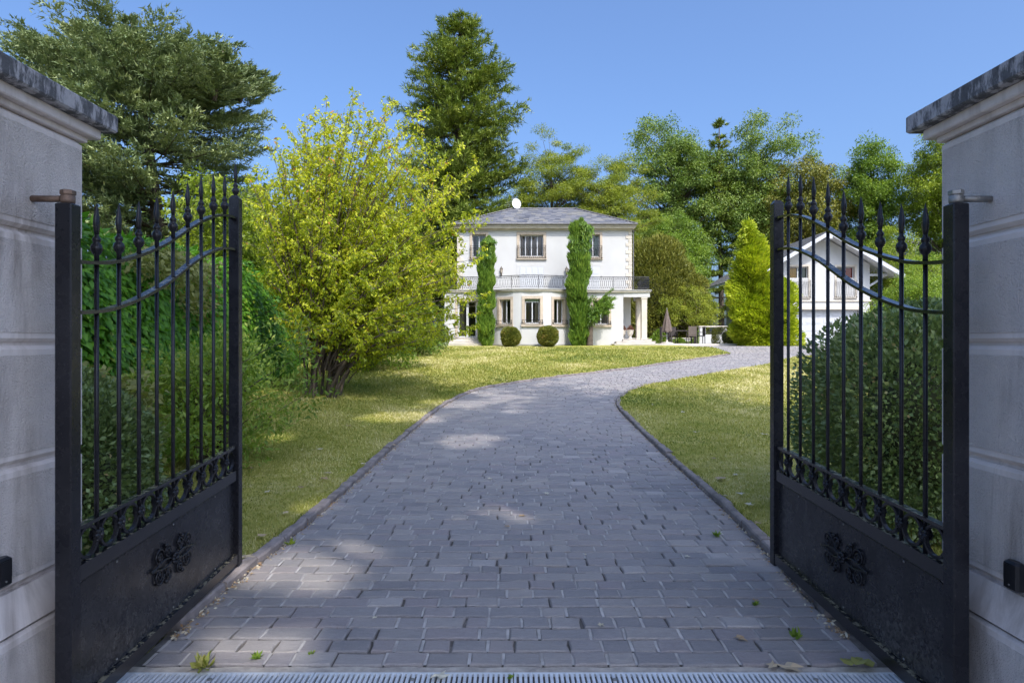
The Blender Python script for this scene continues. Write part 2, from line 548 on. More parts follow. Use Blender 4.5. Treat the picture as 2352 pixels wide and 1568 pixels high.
# ------------------------------------------------------------------ foliage helpers
def unit(A):
    n = np.linalg.norm(A, axis=1, keepdims=True)
    return A / np.maximum(n, 1e-9)
def rnd_dir(n): return unit(rng.normal(size=(n, 3)))
def leaf_arrays(P, D, L, W, tone, up=None, fold=.18, tri=False):
    n = len(P)
    D = unit(D)
    up = rnd_dir(n) if up is None else up
    S = unit(np.cross(D, up))
    Nn = np.cross(S, D)
    L = np.broadcast_to(L, (n,))[:, None]; W = np.broadcast_to(W, (n,))[:, None]
    if tri:
        V = np.empty((n, 3, 3))
        V[:, 0] = P + S * W * .52; V[:, 1] = P + D * L; V[:, 2] = P - S * W * .52
        return V.reshape(-1, 3), np.arange(n * 3, dtype=np.int32).reshape(n, 3), np.repeat(np.clip(tone, 0, 1), 3)
    V = np.empty((n, 4, 3))
    V[:, 0] = P
    V[:, 1] = P + D * L * .45 + S * W * .5 + Nn * W * fold
    V[:, 2] = P + D * L
    V[:, 3] = P + D * L * .45 - S * W * .5 + Nn * W * fold
    Fq = np.arange(n * 4, dtype=np.int32).reshape(n, 4)
    return V.reshape(-1, 3), Fq, np.repeat(np.clip(tone, 0, 1), 4)
def leaves_obj(name, P, D, L, W, tone, mat, parent=None, up=None, fold=.18):
    P = np.asarray(P)
    V, Fq, T = leaf_arrays(P, np.asarray(D), L, W, np.asarray(tone), up, fold, tri=P[:, 1].mean() > 17.0 or P[:, 1].mean() < 0)
    return mesh_obj(name, V, Fq, mat, parent, T)
class SineNoise:
    def __init__(s, freq, n=7, seed=0):
        q = np.random.default_rng(seed)
        s.k = unit(q.normal(size=(n, 3))) * freq * q.uniform(.5, 1.6, (n, 1))
        s.p = q.uniform(0, 6.28, n)
        s.n = n
    def __call__(s, P):
        return np.sin(P @ s.k.T + s.p).sum(1) / math.sqrt(s.n)

def plant(name, base, label, cat='tree', group=None):
    return empty(name, base, label, cat, group)

def deciduous(name, base, label, mat, h, crown_h, rad, clumps, per, leaf, clump_r, lean=(0, 0), trunk_r=.25, seed=1,
              cat='tree', group=None, droop=.15, tone_sd=.18, shape=1.0, trunk_mat='bark', stems=1, flat=.75, tone0=.48, lw=.55, shell=.45, hole=None, low=-1.0, reject=None):
    """tree or tall shrub: trunk, limbs to each clump, clumps of leaves inside an uneven crown"""
    global rng
    rng = np.random.default_rng(seed)
    q = random.Random(seed)
    bx, by = base[0], base[1]
    bz = g(by) - .05 if len(base) < 3 else base[2]
    root = plant(name, (bx, by, bz), label, cat, group)
    cc = np.array([bx + lean[0], by + lean[1], bz + crown_h])
    ns = SineNoise(2.2, 8, seed)
    C = []
    tries = 0
    while len(C) < clumps and tries < clumps * 60:
        tries += 1
        d = rnd_dir(1)[0]
        if d[2] < low: continue
        rr = q.random() ** shell
        prof = 1.0
        if shape != 1.0:
            prof = (1 - .5 * (1 + d[2])) * (shape - 1) * .5 + 1 if shape > 1 else 1.0
        rr *= 1 + .28 * ns(d[None] * 1.3)[0]
        p = cc + d * np.array(rad) * rr * prof
        if p[2] < bz + .3: continue
        if reject is not None and reject(p): continue
        if all(np.linalg.norm((p - o) / np.array([1, 1, .8])) > clump_r * .55 for o in C): C.append(p)
    C = np.array(C)
    if hole is not None: C = C[~hole(C)]
    # trunk and limbs
    tb = MB()
    tops = []
    for sidx in range(stems):
        a = q.uniform(0, 6.28)
        off = 0 if stems == 1 else q.uniform(.05, .32)
        sx, sy = bx + off * math.cos(a), by + off * math.sin(a)
        tr = trunk_r * (1 if stems == 1 else q.uniform(.5, 1))
        spread = 0 if stems == 1 else .32 * max(rad[0], rad[1])
        top = np.array([bx + lean[0] * .9 + spread * math.cos(a), by + lean[1] * .9 + spread * math.sin(a), bz + crown_h + rad[2] * (.45 if stems == 1 else q.uniform(-.1, .4))])
        pts, rr = [], []
        for i in range(9):
            t = i / 8
            wob = .05 * h * .3
            p = np.array([sx, sy, bz - .1]) * (1 - t) + top * t
            p[:2] = np.array([sx, sy]) + (top[:2] - np.array([sx, sy])) * t ** 1.4
            p[0] += wob * .5 * math.sin(3.1 * t + a) * t; p[1] += wob * .5 * math.cos(2.7 * t + a * 2) * t
            pts.append(tuple(p)); rr.append(tr * (1.25 - t) ** 1.1 * (1.25 if i == 0 else 1) * .85 + .01)
        tb.tube(pts, rr, 8)
        tops.append(np.array(pts))
    drop = []
    for i, c in enumerate(C):
        P = tops[i % stems]
        dist = np.linalg.norm(P[:, :2] - c[:2], axis=1)
        want = c[2] - dist * .7
        k = int(np.argmin(np.abs(P[:, 2] - want)))
        k = max(2 if stems == 1 else 1, k)
        s0 = P[k]
        mid = (s0 + c) / 2 + np.array([q.uniform(-.1, .1), q.uniform(-.1, .1), .12]) * np.linalg.norm(c - s0)
        r0 = max(.012, trunk_r * .22 * (1 - k / 12))
        pts = [tuple((1 - t) ** 2 * s0 + 2 * t * (1 - t) * mid + t * t * c) for t in (0, .25, .5, .75, 1)]
        if hole is not None and hole(np.array(pts)).any(): drop.append(i); continue
        tb.tube(pts, [r0, r0 * .8, r0 * .6, r0 * .42, r0 * .2], 5, cap=False)
    tb.build('trunk', trunk_mat, root, True)
    if drop: C = np.delete(C, drop, 0)
    # leaves
    n = len(C) * per
    ci = np.repeat(np.arange(len(C)), per)
    size = rng.uniform(.7, 1.3, len(C))[ci][:, None]
    G = rnd_dir(n) * (rng.random((n, 1)) ** .42) * rng.uniform(.75, 1.15, (n, 1))
    P = C[ci] + G * clump_r * size * np.array([1, 1, flat])
    D = unit(G) * .7 + rnd_dir(n) * .8 + np.array([0, 0, -droop * 3])
    ctone = rng.normal(0, tone_sd * .6, len(C))[ci]
    tone = tone0 + ctone + rng.normal(0, tone_sd, n)
    if hole is not None:
        keep = ~hole(P)
        P, D, tone = P[keep], D[keep], tone[keep]; n = len(P)
    up = unit(rnd_dir(n) * .8 + np.array([0, -.2, 1.0]))
    Ls = leaf * rng.uniform(.7, 1.25, n)
    leaves_obj('crown', P, D, Ls, Ls * lw, tone, mat, root, up)
    return root

def conifer(name, base, label, mat, h, env, whorls, per_whorl, twigs, per_twig, spray, droop, seed, trunk_r=.3, group=None, cat='tree',
            lean=(0, 0), start=.12, tip_up=.15, width=.35, tone0=.5, gap=.0, sw=.3, puff=.35, trunk_mat='bark', thick=.12):
    """env(t) -> branch reach at height fraction t; branches carry flat sprays of needles"""
    global rng
    rng = np.random.default_rng(seed)
    q = random.Random(seed)
    bx, by = base
    bz = g(by) - .05
    root = plant(name, (bx, by, bz), label, cat, group)
    tb = MB()
    axis = lambda t: np.array([bx + lean[0] * t ** 1.5 + .12 * math.sin(5 * t + seed), by + lean[1] * t ** 1.5, bz + h * t])
    tb.tube([tuple(axis(t)) for t in np.linspace(0, .985, 14)], [trunk_r * (1 - .93 * t) + .01 for t in np.linspace(0, 1, 14)], 8)
    PP, DD, TT = [], [], []
    for w in range(whorls):
        t = start + (1 - start) * (w + q.uniform(-.35, .35)) / whorls
        t = min(max(t, start), .985)
        e = env(t)
        for b in range(per_whorl):
            if q.random() < gap: continue
            a = q.uniform(0, 6.283)
            ln = e * q.uniform(.62, 1.15)
            if ln < .12: ln = .12
            d = np.array([math.cos(a), math.sin(a), 0.0])
            lat = np.array([-d[1], d[0], 0.0])
            o = axis(t)
            s = np.linspace(0, 1, 7)
            dz = ln * (-droop * s + (droop * .6 + tip_up) * s ** 2.2) + ln * q.uniform(-.06, .1) * s
            pts = o[None] + d[None] * (ln * s)[:, None] + np.stack([0 * s, 0 * s, dz], 1)
            r0 = max(.012, trunk_r * .2 * (1 - t * .8))
            tb.tube([tuple(p) for p in pts], list(r0 * (1.05 - s)), 4, cap=False)
            K = max(4, int(round(twigs * ln / max(1e-3, env(.3)))))
            u = rng.uniform(.12, 1.0, K) ** .85
            u[0] = 1.0
            b0 = np.stack([np.interp(u, s, pts[:, k]) for k in range(3)], 1)
            sg = np.where(rng.random(K) < .5, 1.0, -1.0)
            tl = (width * ln * (1.15 - .8 * u) + puff * .25) * rng.uniform(.6, 1.2, K)
            td = d[None] * .85 + lat[None] * (sg * rng.uniform(.3, 1.0, K))[:, None] + np.array([0, 0, 1.0])[None] * (tip_up + rng.normal(.05, thick, K))[:, None]
            td = unit(td)
            m = per_twig
            v = np.tile(np.linspace(.05, 1, m), K)
            ki = np.repeat(np.arange(K), m)
            bp = b0[ki] + td[ki] * (tl[ki] * v)[:, None] + np.array([0, 0, -.18])[None] * (tl[ki] * v * v)[:, None] + rng.normal(0, spray * .16, (K * m, 3))
            dd = td[ki] * .8 + rnd_dir(K * m) * .75 + np.array([0, 0, .12])
            PP.append(bp); DD.append(dd)
            TT.append(tone0 + q.gauss(0, .08) + rng.normal(0, .1, K)[ki] + rng.normal(0, .12, K * m) + (v - .5) * .2)
    P = np.concatenate(PP); D = np.concatenate(DD); T = np.concatenate(TT)
    tb.build('trunk', trunk_mat, root, True)
    n = len(P)
    Ls = spray * rng.uniform(.6, 1.3, n)
    leaves_obj('crown', P, D, Ls, Ls * sw, T, mat, root, unit(rnd_dir(n) * .7 + np.array([0, 0, 1.0])), .1)
    return root

def shell_plant(name, lobes, label, mat, n, leaf, seed, cat='shrub', group=None, lw=.45, up=.2, outw=.8, rndw=.7, nfreq=3.0, namp=.06, depth=.12,
                tone0=.5, base=None, part='foliage', core=True, stems=None, tone_sd=.17, ndetail=.03):
    """clipped or naturally dense plant: leaves spread in a thick skin over one or more rounded lobes (centre, radii, superellipse power)"""
    global rng
    rng = np.random.default_rng(seed)
    c0 = np.mean([l[0] for l in lobes], axis=0)
    if base is None: base = (c0[0], c0[1], g(c0[1]))
    root = plant(name, base, label, cat, group)
    ar = np.array([l[1][0] * l[1][2] + l[1][1] * l[1][2] + l[1][0] * l[1][1] for l in lobes]); ar = ar / ar.sum()
    n1, n2 = SineNoise(nfreq, 9, seed), SineNoise(nfreq * 3.1, 9, seed + 5)
    PP, DD, TT = [], [], []
    cores = MB()
    for li, l in enumerate(lobes):
        c, r, pw = np.array(l[0], float), np.array(l[1], float), l[2]
        m = int(n * ar[li] * 1.6)
        d = rnd_dir(m)
        e = 2.0 / pw
        dd = np.sign(d) * np.abs(d) ** e
        if pw != 2:
            k = (np.abs(d) ** pw).sum(1) ** (-1.0 / pw)
            dd = d * k[:, None]
        p = c + dd * r
        nrm = unit(np.sign(dd) * np.abs(dd) ** (pw - 1) / r)
        p0 = p.copy()
        disp = namp * n1(p) + ndetail * n2(p)
        deep = rng.random(m) < .35
        p = p + nrm * (disp - depth * np.where(deep, 1.0 + 1.2 * rng.random(m), rng.random(m) ** 1.8))[:, None]
        keep = np.ones(m, bool)
        for lj, o in enumerate(lobes):
            if lj == li: continue
            oc, orr = np.array(o[0], float), np.array(o[1], float)
            keep &= ((np.abs((p0 - oc) / orr) ** o[2]).sum(1) > .8)
        keep &= p[:, 2] > base[2] + .0
        p, nrm, disp = p[keep][:int(n * ar[li]) + 1], nrm[keep][:int(n * ar[li]) + 1], disp[keep][:int(n * ar[li]) + 1]
        PP.append(p)
        DD.append(nrm * outw + np.array([0, 0, up]) + rnd_dir(len(p)) * rndw)
        TT.append(tone0 + disp / max(namp, .01) * .08 + rng.normal(0, tone_sd, len(p)))
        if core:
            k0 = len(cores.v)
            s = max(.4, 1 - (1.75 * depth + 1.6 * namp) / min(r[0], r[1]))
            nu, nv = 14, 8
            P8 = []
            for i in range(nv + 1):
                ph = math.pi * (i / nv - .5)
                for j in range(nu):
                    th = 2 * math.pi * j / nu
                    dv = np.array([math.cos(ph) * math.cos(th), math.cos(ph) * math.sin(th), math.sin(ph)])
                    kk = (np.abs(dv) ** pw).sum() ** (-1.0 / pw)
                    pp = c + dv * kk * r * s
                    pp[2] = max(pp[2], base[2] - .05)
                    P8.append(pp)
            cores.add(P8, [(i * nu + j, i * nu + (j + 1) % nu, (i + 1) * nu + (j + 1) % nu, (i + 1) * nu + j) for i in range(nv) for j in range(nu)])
    P = np.concatenate(PP); D = np.concatenate(DD); T = np.concatenate(TT)
    Ls = leaf * rng.uniform(.65, 1.3, len(P))
    leaves_obj(part, P, D, Ls, Ls * lw, T, mat, root)
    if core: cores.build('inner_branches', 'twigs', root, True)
    return root

# ================================================================== SETTING: ground, drive, lawns, kerbs
_PL = [(400, 1462), (430, 1425), (545, 1333), (640, 1260), (750, 1167), (850, 1078), (925, 1008), (1000, 945), (1040, 920), (1080, 901), (1130, 888), (1200, 877), (1300, 864), (1440, 848), (1560, 831), (1640, 820), (1680, 814), (1643, 800.5), (1566, 795.5), (1500, 793.6)]
_PR = [(1900, 1420), (1760, 1268), (1674, 1178), (1546, 1063), (1460, 980), (1424, 943), (1413, 928), (1418, 914), (1440, 900), (1469, 888), (1546, 874), (1623, 860), (1761, 837), (1820, 822)]
PLx = [U(*p) for p in _PL]; PRx = [U(*p) for p in _PR]
PLx = [(PLx[0][0] - .05, 2.0)] + PLx + [(7.3, 33.4), (7.3, 60)]
PRx = [(2.0, 2.0)] + PRx + [(13.2, 26.3), (17, 28), (26, 29.6), (45, 30.3)]
def _mono(Pt):
    out = [Pt[0]]
    for p in Pt[1:]:
        if p[1] > out[-1][1] + .02: out.append(p)
    return out
PLx = _mono(PLx); PRx = _mono(PRx)
def _interp(Pt, y):
    ys = [p[1] for p in Pt]; xs = [p[0] for p in Pt]
    return np.interp(y, ys, xs)
def xL(y): return float(np.mean(_interp(PLx, np.array([y - .35, y - .15, y, y + .15, y + .35]))))
def xR(y): return float(np.mean(_interp(PRx, np.array([y - .3, y - .15, y, y + .15, y + .3]))))

gb = MB()
ys = [-60, -20, -5, 3, 8, 12.5, 16, 20, 24, 28, 32, 36, 44, 50, 70, 100, 200, 500]
xs = [-400, -120, -50, -20, 0, 20, 50, 120, 400]
gb.add([(x, y, g(y) - .09) for y in ys for x in xs], [(i * 9 + j, i * 9 + j + 1, i * 9 + 10 + j, i * 9 + 9 + j) for i in range(len(ys) - 1) for j in range(8)])
tag(gb.build('ground', 'ground_soil'), 'grassy earth under the whole garden', 'ground', kind='structure')

fc = MB()  # unseen pale sheet behind the camera, added to bounce light into the gateway
fy = [-40, -20, -8, 0, 3.12]
fc.add([(x, y_, g(y_) - .02) for y_ in fy for x in (-30, -10, 0, 10, 30)], [(i * 5 + j, i * 5 + j + 1, i * 5 + 6 + j, i * 5 + 5 + j) for i in range(4) for j in range(4)])
tag(fc.build('pavement', 'concrete'), 'unseen pale concrete pavement added outside the gate to bounce light', 'pavement', kind='structure')
# driveway bed with its pavers
DRIVE_Y0, DRIVE_Y1 = 3.13, 39.72
driveway = empty('driveway', (0, 10, 0), 'curving drive of grey slate pavers from the gate to the garage', 'driveway', kind='structure')
db = MB()
yy = np.arange(DRIVE_Y0, DRIVE_Y1 + .01, .12)
for y in yy:
    a, b = xL(y) - .06, min(xR(y), 27) + .06
    if y < 3.35: a, b = -2.6, 2.6
    db.v.append((a, y, g(y) - .018)); db.v.append((b, y, g(y) - .018))
for i in range(len(yy) - 1): db.f.append((2 * i, 2 * i + 1, 2 * i + 3, 2 * i + 2))
db.build('joint_bed', 'paver_joint', driveway)

def paver_shape(w, l, q, j=.006):
    """one stone centred on 0: uneven edges, chamfered top"""
    hx, hy = w / 2, l / 2
    c = [(-hx, -hy), (hx, -hy), (hx, hy), (-hx, hy)]
    o = []
    for k in range(4):
        a, b = c[k], c[(k + 1) % 4]
        o.append((a[0] + q.uniform(-j, j), a[1] + q.uniform(-j, j)))
        t = q.uniform(.35, .65)
        nx, ny = (b[1] - a[1]), -(b[0] - a[0])
        ll = math.hypot(nx, ny)
        dd = q.uniform(-j, j * .7)
        o.append((a[0] + (b[0] - a[0]) * t + nx / ll * dd, a[1] + (b[1] - a[1]) * t + ny / ll * dd))
    ch = .007
    s = [max(.1, 1 - ch * 2 / w), max(.1, 1 - ch * 2 / l)]
    V = [(x, y, -.03) for x, y in o] + [(x, y, -ch) for x, y in o] + [(x * s[0], y * s[1], q.uniform(-.002, .002)) for x, y in o]
    Fc = []
    for r in range(2):
        for k in range(8):
            m = (k + 1) % 8
            Fc.append((r * 8 + k, r * 8 + m, r * 8 + 8 + m, r * 8 + 8 + k))
    Fc.append(tuple(range(16, 24)))
    return V, Fc
qp = random.Random(3)
rows = []
y = 3.335
while y < DRIVE_Y1 - .2:
    l = .138 + qp.uniform(-.007, .007)
    rows.append((y, l)); y += l
stones = []
for (y0, l) in rows:
    yc = y0 + l / 2
    a, b = xL(yc) + .005, min(xR(yc), 26) - .005
    x = a
    if yc > 32.6: a = x = max(a, 7.35)
    first = True
    while x < b - .06:
        w = qp.choice([.14, .155, .17, .185, .2, .215, .23, .26, .30]) * qp.uniform(.94, 1.06)
        if first: w *= qp.uniform(.45, 1); first = False
        if x + w > b - .07: w = b - x
        stones.append((x, y0, w, l)); x += w
var_cache = {}
far = MB(); mort = MB()
for i, (x, y0, w, l) in enumerate(stones):
    gap = qp.uniform(.006, .018)
    lw, ll = w - gap, l - qp.uniform(.009, .015)
    cx, cy = x + w / 2, y0 + l / 2
    dz = qp.gauss(0, .0022)
    if cy < 15:
        xa, xb_ = x - .009, x + .009
        za, zb_ = g(y0 + .006) - .0045 + qp.uniform(-.004, .002), g(y0 + l - .006) - .0045 + qp.uniform(-.004, .002)
        if qp.random() < .75: mort.add([(xa, y0 + .006, za), (xb_, y0 + .006, za), (xb_, y0 + l - .006, zb_), (xa, y0 + l - .006, zb_)], [(0, 1, 2, 3)])
    if i < 300:
        V, Fc = paver_shape(lw, ll, qp)
        me = raw_mesh('paver', V, Fc, 'slate_paver', [qp.random()] * len(V))
        o = inst('paver', me, driveway, (cx, cy, g(cy) + dz), rot=(math.atan2(g(cy + .1) - g(cy - .1), .2) + qp.gauss(0, .008), qp.gauss(0, .006), qp.gauss(0, .006)))
    else:
        if cy < 13: V, Fc = paver_shape(lw, ll, qp)
        else:
            hx, hy = lw / 2, ll / 2
            V = [(-hx, -hy, -.02), (hx, -hy, -.02), (hx, hy, -.02), (-hx, hy, -.02), (-hx + .004, -hy + .004, 0), (hx - .004, -hy + .004, 0), (hx - .004, hy - .004, 0), (-hx + .004, hy - .004, 0)]
            Fc = [(4, 5, 6, 7), (0, 1, 5, 4), (1, 2, 6, 5), (2, 3, 7, 6), (3, 0, 4, 7)]
        tone = qp.random()
        far.add([(cx + p[0], cy + p[1], g(cy + p[1]) + p[2] + dz) for p in V], Fc, tone)
o = far.build('far_pavers', 'slate_paver_far', driveway)
o['kind'] = 'stuff'
o = mort.build('joint_mortar', 'mortar', driveway); o['kind'] = 'stuff'
# concrete strip between drain and pavers
cs = MB()
xx = np.linspace(-2.05, 2.05, 40)
cs.v = [(x, 3.272, -.004) for x in xx] + [(x, 3.332 + .006 * math.sin(i * 2.3), -.002) for i, x in enumerate(xx)]
cs.f = [(i, i + 1, 40 + i + 1, 40 + i) for i in range(39)]
cs.build('concrete_strip', 'concrete', driveway)

# kerbs
def kerb(name, edge, side, y0, y1, label, q):
    root = empty(name, (edge(y0), y0, g(y0)), label, 'kerb', kind='structure')
    pts = [(edge(t), t) for t in np.arange(y0, y1, .05)]
    acc, start, i = 0, 0, 1
    L = q.uniform(.38, .62)
    while i < len(pts):
        acc += math.hypot(pts[i][0] - pts[i - 1][0], pts[i][1] - pts[i - 1][1])
        if acc >= L or i == len(pts) - 1:
            A, B = pts[start], pts[i]
            d = Vector((B[0] - A[0], B[1] - A[1], 0)); ln = d.length
            if ln > .1:
                d.normalize(); nrm = Vector((d.y, -d.x, 0)) * (1 if side > 0 else -1)
                w = .085 * q.uniform(.85, 1.15); hh = .05 * q.uniform(.8, 1.2)
                nn = 5
                V, Fc = [], []
                for k in range(nn):
                    t = .008 + (ln - .016) * k / (nn - 1)
                    p = Vector((A[0], A[1], 0)) + d * t + nrm * q.uniform(-.006, .006)
                    z = g(p.y)
                    w2 = w + q.uniform(-.008, .008); h2 = hh + q.uniform(-.006, .006); c = .012
                    for oo, zz in ((0, -.08), (0, h2 - c), (c, h2), (w2 - c, h2), (w2, h2 - c), (w2, -.08)):
                        r = p + nrm * oo
                        V.append((r.x, r.y, z + zz))
                for k in range(nn - 1):
                    for j in range(5):
                        Fc.append((k * 6 + j, k * 6 + j + 1, k * 6 + 7 + j, k * 6 + 6 + j))
                Fc.append((0, 1, 2, 3, 4, 5)); Fc.append(tuple((nn - 1) * 6 + j for j in (5, 4, 3, 2, 1, 0)))
                mesh_obj('kerb_stone', V, Fc, 'kerb_stone', root)
            acc = 0; start = i; L = q.uniform(.38, .62)
        i += 1
kerb('kerb_west', xL, -1, 3.72, 26.0, 'low dark stone kerb along the cypress-side lawn edge of the drive', random.Random(5))
kerb('kerb_east', xR, 1, 3.9, 17.5, 'low dark stone kerb along the garage-side lawn edge of the drive', random.Random(6))

_ln = SineNoise(.7, 6, 9)
def lawn_z(x, y):
    x = np.asarray(x, float); y = np.asarray(y, float)
    return gv(y) + .035 + .012 * _ln(np.column_stack([x.ravel(), y.ravel(), 0 * x.ravel()]))
# lawns
def lawn(name, y0, y1, inner, outer, label):
    yy = np.arange(y0, y1 + .01, .16)
    ts = np.concatenate([list(np.linspace(0, 1, 32) ** 1.3)])
    V, Fc = [], []
    ns = SineNoise(2.4, 8, 4); n2 = SineNoise(.6, 6, 9)
    for y in yy:
        a, b = inner(y), outer(y)
        for t in ts:
            x = a + (b - a) * t
            V.append((x, y, g(y) + .035))
    V = np.array(V)
    V[:, 2] = lawn_z(V[:, 0], V[:, 1])
    m = len(ts)
    Fc = [(i * m + j, i * m + j + 1, i * m + m + j + 1, i * m + m + j) for i in range(len(yy) - 1) for j in range(m - 1)]
    o = mesh_obj(name, V, Fc, 'lawn_turf', None, None, True)
    return tag(o, label, 'lawn', kind='structure')
def inL(y): return xL(y) - (.06 if y < 26 else .0)
def inR(y): return xR(y) + .06
lawn('lawn_west', 3.5, 33.3, inL, lambda y: -14.0, 'mown lawn sweeping from the creeper hedge to the villa front')
lawn('lawn_east', 3.5, 29.8, inR, lambda y: max(14.0, xR(y) + 6), 'mown lawn inside the bend of the drive before the garage')

# grass blades
def grass_blades(name, n, region, label):
    global rng
    rng = np.random.default_rng(77)
    P = []
    while len(P) < n:
        u = rng.random(n)
        y = 3.9 * (30.5 / 3.9) ** (u ** 1.25)
        s = rng.random(n)
        keep = np.zeros(n, bool)
        xs_ = np.empty(n)
        yi = np.round(y, 2)
        lo, hi = region(yi)
        xs_ = lo + (hi - lo) * s
        # keep the density even across a row by weighting with the width
        keep = (rng.random(n) < np.clip((hi - lo) / 9.0, .15, 1)) & (np.abs(xs_) < y * .82 + .3)
        q = np.stack([xs_[keep], y[keep]], 1)
        P.extend(q.tolist())
    P = np.array(P[:n])
    z = lawn_z(P[:, 0], P[:, 1]) - .004
    pos = np.column_stack([P, z])
    ns = SineNoise(1.6, 9, 31); n2 = SineNoise(6, 9, 32)
    f = ns(pos * [1, 1, 0]); f2 = n2(pos * [1, 1, 0])
    ln = (.028 + .012 * rng.random(n) + .006 * f2) * np.clip(P[:, 1] / 9, .9, 2.0)
    ln = np.clip(ln, .012, .09)
    wd = .0042 * np.clip(P[:, 1] / 4.5, 1, 6)
    a = rng.uniform(0, 6.283, n)
    lean = rng.uniform(.15, 1.1, n)
    D = np.column_stack([np.cos(a) * lean, np.sin(a) * lean, np.ones(n)])
    D = unit(D)
    S = np.column_stack([-np.sin(a + rng.normal(0, .6, n)), np.cos(a), np.zeros(n)])
    V = np.empty((n, 3, 3))
    V[:, 0] = pos - S * wd[:, None]; V[:, 1] = pos + S * wd[:, None]; V[:, 2] = pos + D * ln[:, None]
    n3 = SineNoise(.5, 7, 35)(pos * [1, 1, 0])
    tone = np.clip(.54 + .2 * f + .15 * f2 + .13 * n3 + rng.normal(0, .16, n), 0, 1)
    o = mesh_obj(name, V.reshape(-1, 3), np.arange(n * 3, dtype=np.int32).reshape(n, 3), 'grass_blade', None, np.repeat(tone, 3))
    return tag(o, label, 'grass', kind='stuff')
_ty = np.arange(2, 40, .05)
_tl = np.array([inL(t) for t in _ty]); _tr = np.array([inR(t) for t in _ty])
grass_blades('grass_west', 170000, lambda y: (np.maximum(-12, -.8 * y), np.interp(y, _ty, _tl)), 'short dry grass of the lawn on the creeper hedge side')
grass_blades('grass_east', 125000, lambda y: (np.interp(y, _ty, _tr), np.interp(y, _ty, _tr) + 9), 'short dry grass of the lawn on the garage side')

# drain
def drain(x0, x1, label):
    root = empty('drain_grate', ((x0 + x1) / 2, 3.2, 0), label, 'drain grate', 'steel drain grates across the gateway')
    ya, yb = 3.125, 3.268
    fb = MB()
    fb.box(x0, x1, ya, ya + .014, -.05, .004); fb.box(x0, x1, yb - .014, yb, -.05, .004)
    fb.box(x0, x0 + .012, ya + .014, yb - .014, -.05, .0038); fb.box(x1 - .012, x1, ya + .014, yb - .014, -.05, .0038)
    fb.build('grate_frame', 'galvanised', root)
    n = int((x1 - x0 - .03) / .026)
    bb = MB().box(-.0075, .0075, -(yb - ya) / 2 + .014, (yb - ya) / 2 - .014, -.02, .0035)
    me = raw_mesh('grate_bar', bb.v, bb.f, 'galvanised')
    for i in range(n):
        inst('grate_bar', me, root, (x0 + .02 + (i + .5) * (x1 - x0 - .04) / n, (ya + yb) / 2, 0), rotz=0)
    sc = MB().lathe([(.012, .004), (.012, .008), (.006, .010)], ((x0 + x1) / 2, (ya + yb) / 2, 0), 10)
    sc.build('bolt', 'zinc_steel', root)
drain(-2.0, -1.0, 'galvanised drain grate at the foot of the gate with the spiked end post')
drain(-.995, .005, 'second galvanised drain grate from the creeper hedge side')
drain(.01, 1.01, 'third galvanised drain grate from the creeper hedge side')
drain(1.015, 2.0, 'galvanised drain grate at the foot of the gate before the garage')

# ================================================================== GATE PILLARS
PX, PY1, PY0, PXO = 2.055, 3.095, 2.28, .85
def pillar(sgn, label):
    root = empty('gate_pillar', (sgn * (PX + PXO / 2), (PY0 + PY1) / 2, 0), label, 'gate pillar', 'stone pillars of the entrance')
    fx = lambda x, y, z: (sgn * x, y, z)
    def part(mb, name, mat, parent=root):
        mb.xf(fx)
        if sgn < 0: mb.f = [tuple(reversed(f)) for f in mb.f]
        return mb.build(name, mat, parent)
    x0, x1 = PX, PX + PXO
    part(MB().box(x0 + .025, x1 - .025, PY0 + .025, PY1 - .025, -.1, EYE + .96), 'core', 'pillar_smooth')
    joints = [-1.19, -1.02, -.514, -.01, .468, .956]
    for k in range(len(joints) - 1):
        za, zb = EYE + joints[k] + .008, EYE + joints[k + 1] - .008
        if k == 0:
            mb = MB()      # sloping plinth course
            e = .035
            mb.hexa([(x0 - e, PY0 - e, za), (x1 + e, PY0 - e, za), (x1 + e, PY1 + e, za), (x0 - e, PY1 + e, za),
                     (x0 + .002, PY0, zb), (x1, PY0, zb), (x1, PY1, zb), (x0 + .002, PY1, zb)])
            part(mb, 'plinth_course', 'pillar_smooth'); continue
        blk = part(MB().cbox(x0, x1, PY0, PY1, za, zb, .016), 'stone_block', 'pillar_smooth')
        mgn = .04
        pm = MB()
        pm.box(x0 - .004, x0 + .01, PY0 + mgn, PY1 - mgn * .7, za + mgn, zb - mgn)
        part(pm, 'rough_panel', 'pillar_rough', blk)
        pm = MB()
        pm.box(x0 + mgn, x1 - mgn, PY1 - .01, PY1 + .004, za + mgn, zb - mgn)
        part(pm, 'rough_panel', 'pillar_rough', blk)
    e = .035
    blk = part(MB().cbox(x0 - e, x1 + e, PY0 - e, PY1 + e, -.15, EYE - 1.198, .014), 'plinth', 'pillar_smooth')
    part(MB().box(x0 - e - .004, x0, PY0 + .04, PY1 - .01, 0.02, EYE - 1.24), 'rough_panel', 'pillar_rough', blk)
    def ring(o, za, zb, c, name, mat):
        part(MB().cbox(x0 - o, x1 + o, PY0 - o, PY1 + o, EYE + za, EYE + zb, c), name, mat)
    ring(.011, .953, .981, .004, 'cap_fillet', 'pillar_smooth')
    ring(.051, .979, 1.029, .006, 'cap_moulding', 'pillar_smooth')
    ring(.104, 1.027, 1.112, .008, 'cap_slab', 'cap_lichen')
    return root
pillar(-1, 'pale rusticated stone gate pillar beside the spiky fir and creeper hedge')
pillar(1, 'pale rusticated stone gate pillar with heavily blackened cap beside the clipped box shrub')

